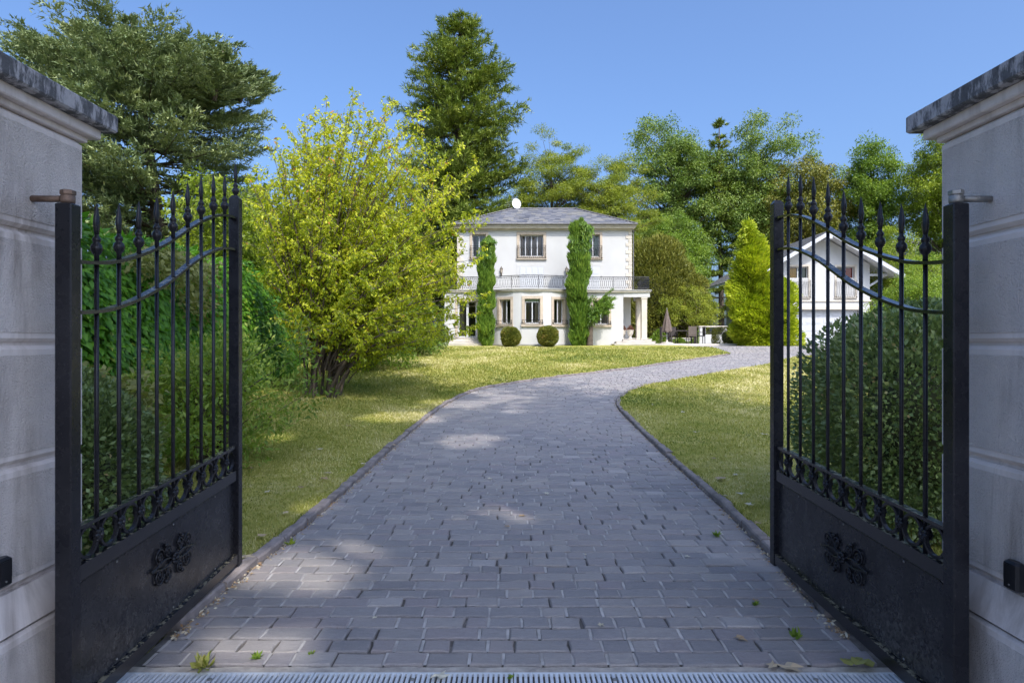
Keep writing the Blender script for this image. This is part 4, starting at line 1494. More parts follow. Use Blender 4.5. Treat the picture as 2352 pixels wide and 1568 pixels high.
mb.build('gutter', 'roof_tile_grey', villa)
# terrace railing
path = [(-3.5, 33.4), (-3.5, YG)] + [p for p in arc(.02, 60) if p[1] < YG] + [(7.02, YG), (7.02, 35.9)]
rl = MB()
ztop, zbot = 4.98, 4.40
for z, r_ in ((ztop, .016), (ztop - .085, .010), (zbot, .010)):
    rl.tube([(x, y, z) for x, y in path], r_, 5)
acc = 0; posts = []; hoops = []
HS = .098; PS = 1.3
for i in range(len(path) - 1):
    p, q_ = Vector((*path[i], 0)), Vector((*path[i + 1], 0))
    L_ = (q_ - p).length
    s = 0
    while True:
        nxt = (math.floor((acc + s) / HS + 1e-6) + 1) * HS - acc
        if nxt > L_: break
        c = p.lerp(q_, nxt / L_); d = (q_ - p).normalized()
        k = round((acc + nxt) / HS)
        hoops.append((c.x, c.y, math.atan2(d.y, d.x)))
        if k % 14 == 0: posts.append((c.x, c.y))
        s = nxt
    acc += L_
for x, y in posts + [path[0], path[-2], path[-1], (-3.5, YG)]:
    rl.tube([(x, y, 4.326), (x, y, ztop)], .013, 5)
railing = rl.build('terrace_railing', 'wrought_iron', villa)
hm = MB()
for sg in (1, -1):
    hm.tube([(sg * HS * .5 * math.sin(t * math.pi), 0, (ztop - .085 - zbot) * t) for t in (0, .15, .3, .5, .7, .85, 1)], .0065, 4, cap=False)
hm.lathe([(.004, -.018), (.018, -.006), (.018, .006), (.004, .018)], (HS * .5, 0, (ztop - .085 - zbot) * .45), 6)
for sg in (1, -1):
    hm.tube([(sg * HS * .5, 0, ztop - .085 - zbot + .005), (-sg * HS * .5, 0, ztop - zbot - .01)], .0045, 4, cap=False)
hme = raw_mesh('baluster', hm.v, hm.f, 'wrought_iron')
for (x, y, a) in hoops: inst('baluster', hme, railing, (x, y, zbot), a)

# wall lanterns
def lantern(x, label):
    z = 5.25
    root = empty('wall_lantern', (x, YU - .12, z), label, 'lamp', 'bronze lanterns on the terrace wall')
    mb = MB(); mb.tube([(x, YU - .001, z + .05), (x, YU - .06, z), (x, YU - .12, z + .06)], .012, 6); mb.box(x - .03, x + .03, YU - .014, YU - .0005, z - .08, z + .12)
    mb.build('bracket', 'lamp_bronze', root)
    mb = MB(); mb.lathe([(.035, .06), (.05, .08), (.075, .27), (.07, .275)], (x, YU - .12, z), 6); mb.build('lamp_glass', 'lamp_glass', root)
    mb = MB(); mb.lathe([(.09, .276), (.07, .30), (.035, .36), (.015, .37), (.018, .40), (.004, .42)], (x, YU - .12, z), 6); mb.build('lamp_cap', 'lamp_bronze', root)
    mb = MB()
    for j in range(6):
        t = 2 * math.pi * j / 6
        mb.tube([(x + .052 * math.cos(t), YU - .12 + .052 * math.sin(t), z + .07), (x + .078 * math.cos(t), YU - .12 + .078 * math.sin(t), z + .276)], .008, 4)
    mb.lathe([(.005, -.06), (.02, -.03), (.04, .055), (.05, .07)], (x, YU - .12, z), 6)
    mb.build('lamp_cage', 'lamp_bronze', root)
lantern(-.565, 'bronze wall lantern over the terrace, nearer the garden-door end of the villa')
lantern(2.895, 'bronze wall lantern over the terrace, nearer the tall cypress by the portico')

# satellite dish and aerial
sd = empty('satellite_dish', (.26, 37.0, 9.2), 'white oval satellite dish on the villa roof ridge', 'satellite dish')
mb = MB()
cd = Vector((.26, 36.85, 9.56)); nd = Vector((.25, -1, .28)).normalized(); ud = nd.cross(Vector((0, 0, 1))).normalized(); vd = ud.cross(nd)
for i in range(7):
    r_ = i / 6
    for j in range(24):
        t = 2 * math.pi * j / 24
        mb.v.append(tuple(cd + ud * (.26 * r_ * math.cos(t)) + vd * (.32 * r_ * math.sin(t)) + nd * (.07 * (r_ * r_ - 1))))
for i in range(6):
    for j in range(24): mb.f.append((i * 24 + j, i * 24 + (j + 1) % 24, i * 24 + 24 + (j + 1) % 24, i * 24 + 24 + j))
mb.build('reflector', 'dish_white', sd, True)
mb = MB(); mb.tube([cd - nd * .08, Vector((.26, 37.0, 9.5)), Vector((.26, 37.0, 9.2))], .022, 8); mb.build('mast', 'metal_grey', sd)
mb = MB(); mb.tube([cd - vd * .32, cd - vd * .2 + nd * .32], .01, 6); mb.cbox(cd.x + nd.x * .34 - .03, cd.x + nd.x * .34 + .03, cd.y + nd.y * .34 - .05, cd.y + nd.y * .34 + .02, cd.z - .2, cd.z - .12, .008)
mb.build('feed_arm', 'metal_grey', sd)
ae = empty('roof_aerial', (.2, 37.1, 9.2), 'thin metal loop aerial behind the satellite dish', 'aerial')
mb = MB(); mb.tube([(.2, 37.1, 9.2), (.2, 37.1, 10.0)], .016, 6); mb.build('mast', 'metal_grey', ae)
for z, dx in ((9.62, -.08), (9.45, -.22)):
    mb = MB(); c = (.0 + dx, 37.0, z)
    mb.tube([(c[0] - .26, 37.0, z + .04), (c[0] + .02, 37.0, z + .10), (c[0] + .22, 37.05, z), (c[0] + .02, 37.0, z - .04)], .009, 5, closed=True); mb.build('loop_element', 'metal_grey', ae)
mb = MB()
for k in range(5): mb.tube([(.0 + .05 * k, 36.95, 9.78), (.0 + .05 * k, 37.05, 9.98)], .007, 4)
mb.tube([(-.05, 37.0, 9.88), (.25, 37.05, 9.88)], .009, 5); mb.build('rod_element', 'metal_grey', ae)

# urns with dead flowers on the porch
def urn(x, y, label):
    root = empty('urn_planter', (x, y, 1.806), label, 'planter', 'stone urns on the porch')
    mb = MB().lathe([(.11, 0), (.11, .05), (.07, .08), (.055, .12), (.09, .18), (.14, .26), (.16, .34), (.155, .40), (.19, .43), (.19, .46), (.16, .47)], (x, y, 1.807), 14)
    mb.build('urn', 'terracotta_white', root, True)
    q = np.random.default_rng(int(x * 100)); n = 260
    d = unit(q.normal(size=(n, 3))); d[:, 2] = np.abs(d[:, 2])
    leaves_obj('flowers', np.array([x, y, 2.27]) + d * np.array([.17, .17, .24]) * q.random((n, 1)) ** .5, d + q.normal(size=(n, 3)) * .4, .07, .055, q.random(n), 'flower_head', root)
urn(5.86, 34.1, 'stone urn with dried flowers at the porch wall')
urn(6.2, 33.75, 'stone urn with dried flowers beside the portico column')

# ================================================================== GARAGE
garage = empty('garage_house', (19.2, 44, 1.4), 'white gabled garage with wide eaves and two upper balcony windows', 'garage')
GX0, GX1, GY0, GY1, GB = 16.3, 22.1, 39.8, 49.0, 1.25
gc = 19.2
sl = .585
gl_op = (17.02, 18.42, 4.32, 6.42); gr_op = (19.92, 21.28, 4.32, 6.42)
gdoor = (17.05, 21.45, 1.36, 3.62)
mb = MB()
wall_open(mb, GX0, GX1, GB, 5.6, [(gl_op[0], gl_op[1], gl_op[2], 5.6), (gr_op[0], gr_op[1], gr_op[2], 5.6), gdoor], T, flat(GY0))
apexz = 8.15
eavez = apexz - sl * (GX1 - gc)
# gable part above 5.6
def gable(u0, u1, ops):
    us = sorted(set([u0, gc, u1] + [o[0] for o in ops] + [o[1] for o in ops]))
    for a, b in zip(us[:-1], us[1:]):
        zb = max([o[3] for o in ops if o[0] <= (a + b) / 2 <= o[1]] + [5.6])
        za1, za2 = apexz - sl * abs(a - gc), apexz - sl * abs(b - gc)
        mb.hexa([(a, GY0, zb), (b, GY0, zb), (b, GY0 + T, zb), (a, GY0 + T, zb), (a, GY0, za1), (b, GY0, za2), (b, GY0 + T, za2), (a, GY0 + T, za1)])
gable(GX0, GX1, [gl_op, gr_op])
mb.box(GX0, GX0 + T, GY0 + T + .001, GY1, GB, eavez); mb.box(GX1 - T, GX1, GY0 + T + .001, GY1, GB, eavez)
mb.add([(GX0 + T, GY1 - .3, GB), (GX1 - T, GY1 - .3, GB), (GX1 - T, GY1 - .3, eavez), (gc, GY1 - .3, apexz), (GX0 + T, GY1 - .3, eavez)], [(0, 1, 2, 3, 4)])
mb.build('wall', 'white_render', garage)
mb = MB(); mb.box(GX0 + T + .01, GX1 - T - .01, GY0 + T + .01, GY1 - .4, 3.75, 3.9); mb.box(GX0 + T + .01, GX1 - T - .01, GY0 + 2.4, GY0 + 2.5, 3.91, 6.4); mb.build('room_partition', 'interior_wall', garage)
window(garage, flat(GY0), gl_op, .12, 2, 'curtain_yellow', railing=(-.05, 1.0), stone='pale_stone', curtains=((.02, .46),))
mbx = MB()
w2 = window(garage, flat(GY0), gr_op, .12, 2, 'curtain_red', railing=(-.05, 1.0), stone='pale_stone', curtains=((.42, .97),))
mb = MB()
for i in range(20):
    t = i / 19; xx_ = 17.68 + .6 * t
    mb.v += [(xx_, GY0 + .31 + .015 * math.sin(t * 40), 4.4), (xx_, GY0 + .31 + .015 * math.sin(t * 40), 6.3)]
mb.f = [(2 * i, 2 * i + 2, 2 * i + 3, 2 * i + 1) for i in range(19)]
mb.build('net_curtain', 'curtain_green', garage)
mb = MB(); mb.cbox(16.2, 22.2, GY0 - .07, GY0 - .001, 4.13, 4.23, .01); mb.build('sill_band', 'pale_stone', garage)
mb = MB(); mb.cbox(16.9, 21.6, GY0 - .16, GY0 - .002, 3.63, 3.83, .015); mb.build('door_lintel', 'pale_stone', garage)
for k in range(5):
    za = 1.37 + k * .447
    mb = MB(); mb.cbox(gdoor[0] + .01, gdoor[1] - .01, GY0 + .18, GY0 + .22, za + .004, za + .443, .006)
    sec = mb.build('door_section', 'white_paint', garage)
    for j in range(8):
        wv = (gdoor[1] - gdoor[0]) / 8
        mb = MB(); mb.cbox(gdoor[0] + j * wv + .07, gdoor[0] + (j + 1) * wv - .07, GY0 + .162, GY0 + .181, za + .09, za + .36, .008); mb.build('door_panel', 'white_paint', sec)
# roof planes
EX = 4.52
yf, yb = 38.9, 49.6
rz = lambda x: 8.38 - sl * abs(x - gc)
for s in (-1, 1):
    xe = gc + s * EX
    mb = MB()
    P = [(gc, yf, rz(gc)), (xe, yf, rz(xe)), (xe, yb, rz(xe)), (gc, yb, rz(gc))]
    mb.add([(x, y, z - .14) for x, y, z in P] + P, [(0, 1, 2, 3), (7, 6, 5, 4), (0, 4, 5, 1), (1, 5, 6, 2), (2, 6, 7, 3), (3, 7, 4, 0)])
    rp = mb.build('roof_slope', 'white_paint', garage)
    # tile courses
    rows_n = 22
    Ls = EX / rows_n
    tl = MB()
    for k in range(rows_n):
        x0, x1 = gc + s * (EX * k / rows_n), gc + s * (EX * (k + 1) / rows_n + .03)
        z0, z1 = rz(x0) + .004, rz(x1) + .028
        tl.hexa([(x0, yf - .05, z0), (x1, yf - .05, z1), (x1, yb, z1), (x0, yb, z0), (x0, yf - .05, z0 + .012), (x1, yf - .05, z1 + .014), (x1, yb, z1 + .014), (x0, yb, z0 + .012)])
    tl.build('tile_courses', 'roof_tile_grey', rp)
    mb = MB()
    mb.hexa([(gc + s * .001, yf - .045, rz(gc) - .26), (xe, yf - .045, rz(xe) - .26), (xe, yf - .002, rz(xe) - .26), (gc + s * .001, yf - .002, rz(gc) - .26),
             (gc + s * .001, yf - .045, rz(gc) - .002), (xe, yf - .045, rz(xe) - .002), (xe, yf - .002, rz(xe) - .002), (gc + s * .001, yf - .002, rz(gc) - .002)])
    mb.build('bargeboard', 'white_paint', garage)
    # soffit boards
    sb = MB()
    for k in range(6):
        ya = yf + .01 + k * .145
        sb.hexa([(gc + s * .02, ya, rz(gc) - .165), (xe, ya, rz(xe) - .165), (xe, ya + .138, rz(xe) - .165), (gc + s * .02, ya + .138, rz(gc) - .165),
                 (gc + s * .02, ya, rz(gc) - .142), (xe, ya, rz(xe) - .142), (xe, ya + .138, rz(xe) - .142), (gc + s * .02, ya + .138, rz(gc) - .142)])
    sb.build('soffit_boards', 'white_paint', garage)
    xw = GX1 if s > 0 else GX0
    mb = MB()
    mb.cbox(min(xw, xw + s * 1.1), max(xw, xw + s * 1.1), GY0 + .02, GY0 + .2, 5.72, 5.86, .01)
    mb.tube([(xw, GY0 + .1, 5.1), (xw + s * .5, GY0 + .1, 5.4), (xw + s * .9, GY0 + .1, 5.72)], .07, 6)
    mb.build('eave_bracket', 'white_paint', garage)
mb = MB(); mb.cbox(gc - .1, gc + .1, yf - .12, GY0 - .002, 7.86, 8.1, .01); mb.build('ridge_beam', 'white_paint', garage)
mb = MB(); mb.cbox(GX0 - .08, GX0 - .002, GY0 + .3, GY1, 3.55, 3.72, .01); mb.build('side_moulding', 'pale_stone', garage)

# garden walls, patio
pt = MB(); pt.cbox(7.45, 12.3, 33.6, 38.9, 1.3, 1.56, .01)
tag(pt.build('patio', 'step_stone'), 'low pale stone patio beside the villa portico', 'patio', kind='structure')
gw = empty('garden_wall', (9.5, 39.2, 1.4), 'low white garden wall behind the patio table', 'wall')
mb = MB(); mb.box(7.4, 11.4, 39.1, 39.4, 1.2, 1.85); mb.box(11.402, 13.1, 39.1, 39.4, 1.2, 2.1); mb.box(11.402, 11.75, 39.1, 39.4, 2.102, 2.55); mb.box(12.8, 13.1, 39.1, 39.4, 2.102, 2.55)
mb.build('wall_body', 'white_render', gw)
mb = MB(); mb.cbox(7.35, 11.4, 39.05, 39.45, 1.852, 1.90, .01); mb.cbox(11.35, 13.15, 39.05, 39.45, 2.552, 2.62, .01); mb.build('coping', 'pale_stone', gw)
mb = MB()
for k in range(5): mb.tube([(11.75, 39.25, 2.16 + .08 * k), (12.8, 39.25, 2.16 + .08 * k)], .012, 5)
mb.build('wall_grille', 'wrought_iron', gw)

iv = empty('wall_ivy', (8.9, 39.0, 1.42), 'ivy and low plants climbing the white garden wall behind the parasol', 'ivy')
rng = np.random.default_rng(150); n_i = 5200
xi = rng.uniform(7.4, 11.3, n_i); hi_ = rng.random(n_i) ** 1.4 * (.55 + .3 * np.sin(xi * 2.3) + .2 * np.sin(xi * 5.1))
leaves_obj('foliage', np.column_stack([xi, 39.05 - .12 * rng.random(n_i), 1.45 + hi_]), rnd_dir(n_i) + np.array([0, -.5, -.2]), .1, .07, .45 + rng.normal(0, .2, n_i), 'leaf_green', iv)
# closed parasol
pr = empty('parasol', (8.32, 34.6, 1.56), 'closed taupe garden parasol on the patio', 'parasol')
mb = MB(); mb.lathe([(.32, 0), (.34, .02), (.34, .06), (.06, .09), (.05, .2)], (8.32, 34.6, 1.562), 16); mb.build('base', 'terracotta_white', pr)
mb = MB(); mb.tube([(8.32, 34.6, 1.65), (8.32, 34.6, 3.42)], .026, 8); mb.lathe([(.03, 0), (.035, .03), (.005, .06)], (8.32, 34.6, 3.42), 8); mb.build('pole', 'metal_grey', pr)
mb = MB(); nv = 26
for i in range(9):
    t = i / 8
    for j in range(nv):
        a = 2 * math.pi * j / nv
        r_ = (.03 + .20 * t ** .85) * (1 + .28 * math.sin(a * 6 + t * 1.5) * min(1, t * 2))
        mb.v.append((8.32 + r_ * math.cos(a), 34.6 + r_ * math.sin(a), 3.4 - 1.12 * t - (.12 * abs(math.sin(a * 3)) if i == 8 else 0)))
for i in range(8):
    for j in range(nv): mb.f.append((i * nv + j, i * nv + nv + j, i * nv + nv + (j + 1) % nv, i * nv + (j + 1) % nv))
mb.build('canopy', 'parasol_cloth', pr, True)
def chair(x, y, rz_, mat, label):
    root = empty('patio_chair', (x, y, 1.56), label, 'chair', 'chairs round the patio table')
    c, s = math.cos(rz_), math.sin(rz_)
    f = lambda a, b, z: (x + a * c - b * s, y + a * s + b * c, 1.561 + z)
    for nm, bx_ in (('seat', (-.23, .23, -.23, .23, .40, .45)), ('backrest', (-.23, .23, .19, .235, .452, .95))):
        mb = MB().cbox(*bx_, .012); mb.xf(f); mb.build(nm, mat, root)
    for a in (-.205, .205):
        for b in (-.205, .205):
            mb = MB().cbox(a - .02, a + .02, b - .02, b + .02, 0, .399, .004); mb.xf(f); mb.build('leg', mat, root)
        mb = MB().cbox(a - .025, a + .025, -.2, .185, .62, .65, .006); mb.cbox(a - .018, a + .018, -.2, -.165, .451, .619, .003); mb.xf(f); mb.build('armrest', mat, root)
tx, ty = 9.55, 36.3
tb_ = empty('patio_table', (tx, ty, 1.56), 'dark garden table on the patio behind the closed parasol', 'table')
mb = MB().cbox(tx - .75, tx + .75, ty - .45, ty + .45, 2.26, 2.30, .008); mb.build('table_top', 'rattan_dark', tb_)
for a in (-.65, .65):
    for b in (-.36, .36):
        mb = MB().cbox(tx + a - .03, tx + a + .03, ty + b - .03, ty + b + .03, 1.561, 2.259, .004); mb.build('leg', 'rattan_dark', tb_)
chair(tx + .35, ty - .75, math.pi, 'rattan_light', 'light woven patio chair with its back to the lawn')
chair(tx - .95, ty, math.pi / 2, 'rattan_dark', 'dark patio chair at the parasol end of the table')
chair(tx + 1.05, ty, -math.pi / 2, 'rattan_dark', 'dark patio chair at the garage end of the table')
chair(tx - .3, ty + .75, 0, 'rattan_dark', 'dark patio chair behind the table by the white wall')

# far neighbour roof beyond the garden
nb_ = empty('neighbour_house', (45, 72, 1.4), 'grey roofed neighbouring house glimpsed behind the shrubs', 'house')
mb = MB(); mb.box(41, 51, 69, 78, 1.2, 8.6); mb.build('wall', 'white_render', nb_)
mb = MB(); mb.add([(40.4, 68.4, 8.7), (51.6, 68.4, 8.7), (51.6, 78.6, 8.7), (40.4, 78.6, 8.7), (40.4, 73.5, 13.2), (51.6, 73.5, 13.2)], [(0, 1, 5, 4), (2, 3, 4, 5), (1, 2, 5), (3, 0, 4), (3, 2, 1, 0)])
rf = mb.build('roof', 'roof_tile_grey', nb_)
mb = MB(); n_ = Vector((0, -4.5, 5.1)).normalized()
for k in range(3):
    P = [Vector((43 + k * 1.5, 70.2, 10.3)), Vector((44.2 + k * 1.5, 70.2, 10.3)), Vector((44.2 + k * 1.5, 71.8, 11.75)), Vector((43 + k * 1.5, 71.8, 11.75))]
    m1 = MB().hexa([tuple(p) for p in P] + [tuple(p + n_ * .08) for p in P]); m1.build('skylight', 'window_glass', rf)

# ================================================================== PLANTS BY THE VILLA
def columns(name, spires, label, mat, seed, n, leaf, **kw):
    return shell_plant(name, spires, label, mat, n, leaf, seed, cat='tree', lw=.2, up=1.5, outw=.5, rndw=.4, nfreq=5.5, namp=.085, ndetail=.06, depth=.22, tone_sd=.22, **{'tone0': .4, **kw})
columns('cypress', [((3.36, 32.25, 3.4), (.42, .4, 2.4), 2.6), ((3.2, 32.25, 5.3), (.24, .26, 2.2), 2.2), ((3.5, 32.25, 5.2), (.26, .26, 2.5), 2.2), ((3.72, 32.3, 5.6), (.13, .15, 1.9), 2.0), ((3.04, 32.3, 4.9), (.17, .2, 2.1), 2.0)],
        'tall green columnar cypress beside the villa bow, nearer the portico', 'leaf_cypress', 21, 52000, .2, base=(3.36, 32.25, 1.42))
columns('cypress', [((-1.28, 32.2, 3.2), (.4, .4, 2.0), 2.6), ((-1.15, 32.25, 5.2), (.24, .26, 1.7), 2.1), ((-1.45, 32.25, 4.5), (.25, .26, 1.7), 2.1)],
        'columnar cypress beside the garden door of the villa', 'leaf_cypress', 22, 38000, .2, base=(-1.25, 32.2, 1.42), tone0=.4)
# leaning conifer shrub at the foot of the tall cypress
deciduous('juniper_shrub', (3.86, 32.05), 'loose leaning juniper with bare brown stem beside the tall cypress', 'leaf_cypress', 2.8, 1.75, (.25, .3, .7), 12, 150, .15, .3, lean=(.2, -.1), trunk_r=.15, seed=23, cat='shrub', lw=.25, tone0=.35, droop=.1)
rng = np.random.default_rng(24)
jn = empty('juniper_branch', (4.1, 31.95, 3.2), 'spreading juniper boughs reaching over the ground floor window', 'shrub')
PP, DD = [], []; jb = MB()
for k in range(14):
    a = -.5 + 1.1 * k / 13
    o = np.array([4.0, 31.95, 3.05 + .05 * (k % 5)])
    ln = rng.uniform(.7, 1.25)
    e = o + np.array([math.cos(a) * ln, -.25 * rng.random(), math.sin(a) * ln + .35])
    mid = (o + e) / 2 + np.array([0, 0, .22])
    t = np.linspace(0, 1, 9)[:, None]
    c = (1 - t) ** 2 * o + 2 * t * (1 - t) * mid + t * t * e
    jb.tube([tuple(p) for p in c], list(np.linspace(.02, .005, 9)), 4, cap=False)
    u = rng.uniform(.15, 1, 150)
    p = np.stack([np.interp(u, t[:, 0], c[:, i]) for i in range(3)], 1) + rng.normal(0, .035, (150, 3))
    PP.append(p); DD.append((e - o)[None] * .9 + rnd_dir(150) * .5 + np.array([0, 0, .2]))
jb.build('boughs', 'bark', jn); P = np.concatenate(PP)
leaves_obj('foliage', P, np.concatenate(DD), .15 * rng.uniform(.7, 1.2, len(P)), .035, .45 + rng.normal(0, .15, len(P)), 'leaf_cypress', jn)

for x, r_, lb, sd_ in ((-.055, .485, 'clipped ball shrub below the villa bow, nearer the garden door', 31), (1.745, .505, 'clipped ball shrub below the villa bow, nearer the tall cypress', 32)):
    shell_plant('ball_shrub', [((x, 31.25, 1.44 + r_ * .98), (r_, r_, r_ * .99), 2.25)], lb, 'leaf_ball', 15000, .05, sd_, nfreq=7, namp=.02, depth=.07, lw=.6, base=(x, 31.25, 1.42), group='clipped balls at the villa', ndetail=.018)

# box hedge and golden conifer by the garage
shell_plant('box_hedge', [((12.0, 34.3, 1.9), (1.25, .55, .5), 8)], 'clipped low box hedge at the foot of the golden conifer', 'leaf_yew', 9000, .07, 33, cat='hedge', namp=.02, ndetail=.02, depth=.1, base=(12, 34.3, 1.35))
shell_plant('golden_conifer', [((12.95, 33.2, 3.1), (1.25, 1.1, 2.0), 2.2), ((12.2, 33.2, 5.2), (.78, .75, 2.2), 1.9), ((13.8, 33.4, 3.1), (.85, .9, 1.9), 2.2), ((12.3, 33.2, 3.4), (.95, .95, 1.9), 2.1), ((12.15, 33.2, 6.6), (.42, .42, 1.25), 1.6)],
            'golden yellow conifer with a spire top beside the garage', 'leaf_gold', 80000, .17, 34, cat='tree', namp=.26, ndetail=.16, nfreq=3.0, depth=.42, lw=.42, up=.45, outw=1.0, rndw=.5, base=(12.8, 33.3, 1.38), tone_sd=.2)

# ================================================================== GATE-SIDE SHRUBS
shell_plant('box_shrub', [((3.55, 5.55, .92), (.95, .85, .98), 2.7), ((3.95, 6.2, 1.05), (.9, .9, 1.05), 2.4)], 'big dark clipped box shrub behind the gate leaf, before the garage', 'leaf_box', 52000, .046, 41, namp=.06, ndetail=.03, nfreq=3.2, depth=.2, lw=.6, base=(3.7, 5.8, .02))
shell_plant('box_shrub', [((-3.0, 4.55, .62), (.46, .5, .72), 2.8), ((-3.55, 4.9, .7), (.6, .6, .8), 2.5)], 'dark clipped box shrub behind the gate leaf beside the creeper hedge', 'leaf_box', 34000, .042, 42, namp=.05, ndetail=.03, nfreq=4, depth=.18, lw=.6, base=(-3.2, 4.7, .0))

# creeper hedge along the boundary
def creeper():
    global rng
    rng = np.random.default_rng(51)
    root = empty('creeper_hedge', (-6.5, 11, .1), 'tall wall of deep green creeper leaves along the boundary', 'hedge')
    n = 50000
    s = rng.random(n) ** 1.7
    # boundary line from beside the pillar to behind the big shrub
    y = 5.2 + 23.5 * s
    xb = -4.55 - (y - 5.2) * .17
    hh = 2.55 + .03 * (y - 5.2)
    nz = SineNoise(1.5, 8, 3); nw = SineNoise(4.2, 9, 8)
    t = rng.random(n)
    top = t > .86
    hv = np.where(top, hh + .22, hh * (t / .86))
    hv = hv + np.where(top, 0, .12)
    pts = np.column_stack([xb, y, hv])
    b = .20 * nz(pts) + .10 * nw(pts)
    curl = np.clip((hv / hh - .82) / .18, 0, 1.3)
    off = b + .12 - .25 * curl ** 2 - .22 * rng.random(n) ** 2
    off = np.where(top, -rng.random(n) * 1.1, off)
    P = np.column_stack([xb + off, y + .04 * rng.normal(size=n), gv(y) + hv + np.where(top, .14 * nz(pts + 7) + .08 * nw(pts), .05 * rng.normal(size=n))])
    D = np.column_stack([.55 + rng.normal(0, .35, n), -.25 + rng.normal(0, .4, n), -.8 + rng.normal(0, .35, n)])
    D[top] += [0, 0, .8]
    tone = .47 + .12 * nz(pts * 1.4 + 3) + rng.normal(0, .17, n)
    L = .135 * rng.uniform(.65, 1.25, n)
    up = unit(np.column_stack([np.full(n, 1.0), np.full(n, -.4), np.full(n, .7)]) + rng.normal(0, .35, (n, 3)))
    leaves_obj('foliage', P, D, L, L * .5, tone, 'leaf_creeper', root, up, .12)
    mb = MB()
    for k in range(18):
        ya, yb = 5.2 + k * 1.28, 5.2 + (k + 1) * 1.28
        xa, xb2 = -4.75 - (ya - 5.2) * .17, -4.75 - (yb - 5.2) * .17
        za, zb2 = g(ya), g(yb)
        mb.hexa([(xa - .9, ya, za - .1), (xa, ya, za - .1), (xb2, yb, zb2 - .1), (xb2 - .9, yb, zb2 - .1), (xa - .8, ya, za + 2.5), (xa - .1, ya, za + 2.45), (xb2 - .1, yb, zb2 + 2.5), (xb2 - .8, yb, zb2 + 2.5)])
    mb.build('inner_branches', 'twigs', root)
    # pale variegated vine on the hedge
    v = empty('pale_vine', (-4.9, 8.4, 2.2), 'pale yellow-green vine tumbling over the creeper hedge', 'vine')
    m = 1500
    yv = 8.2 + 2.7 * rng.random(m); cl = rng.random(m)
    hv = 2.78 - (.25 + .28 * (yv - 8.2)) * cl ** 1.5
    Pv = np.column_stack([-4.45 - (yv - 5.2) * .17 + .22 + .12 * rng.normal(size=m) - (hv > 2.5) * .2 * rng.random(m), yv + (1 - cl) * .5, gv(yv) + hv + .08 * rng.normal(size=m)])
    leaves_obj('foliage', Pv, np.column_stack([.4 + .5 * rng.normal(size=m), .5 * rng.normal(size=m), -.6 + .4 * rng.normal(size=m)]), .09, .06, rng.random(m), 'leaf_pale', v)
creeper()
# shrubs in front of the hedge
deciduous('feathery_shrub', (-3.75, 8.1), 'feathery light green shrub at the lawn edge behind the end post of the gate', 'leaf_shrub', 1.9, .85, (.95, .9, .95), 52, 190, .085, .34, trunk_r=.03, seed=61, cat='shrub', stems=6, lw=.35, droop=-.05, tone0=.5, flat=1.0)
deciduous('feathery_shrub', (-4.15, 6.3), 'low green shrub between the box shrub and the creeper hedge', 'leaf_shrub', 1.3, .5, (.8, .9, .55), 30, 170, .09, .32, trunk_r=.02, seed=62, cat='shrub', stems=5, lw=.38, droop=0, tone0=.35, flat=1.0)
deciduous('variegated_shrub', (-3.55, 5.7), 'pale yellow variegated shrub leaning over the dark box shrub', 'leaf_pale', 1.5, 1.05, (.45, .4, .42), 13, 75, .09, .26, trunk_r=.02, seed=63, cat='shrub', stems=4, lw=.55, tone0=.45, droop=.15)

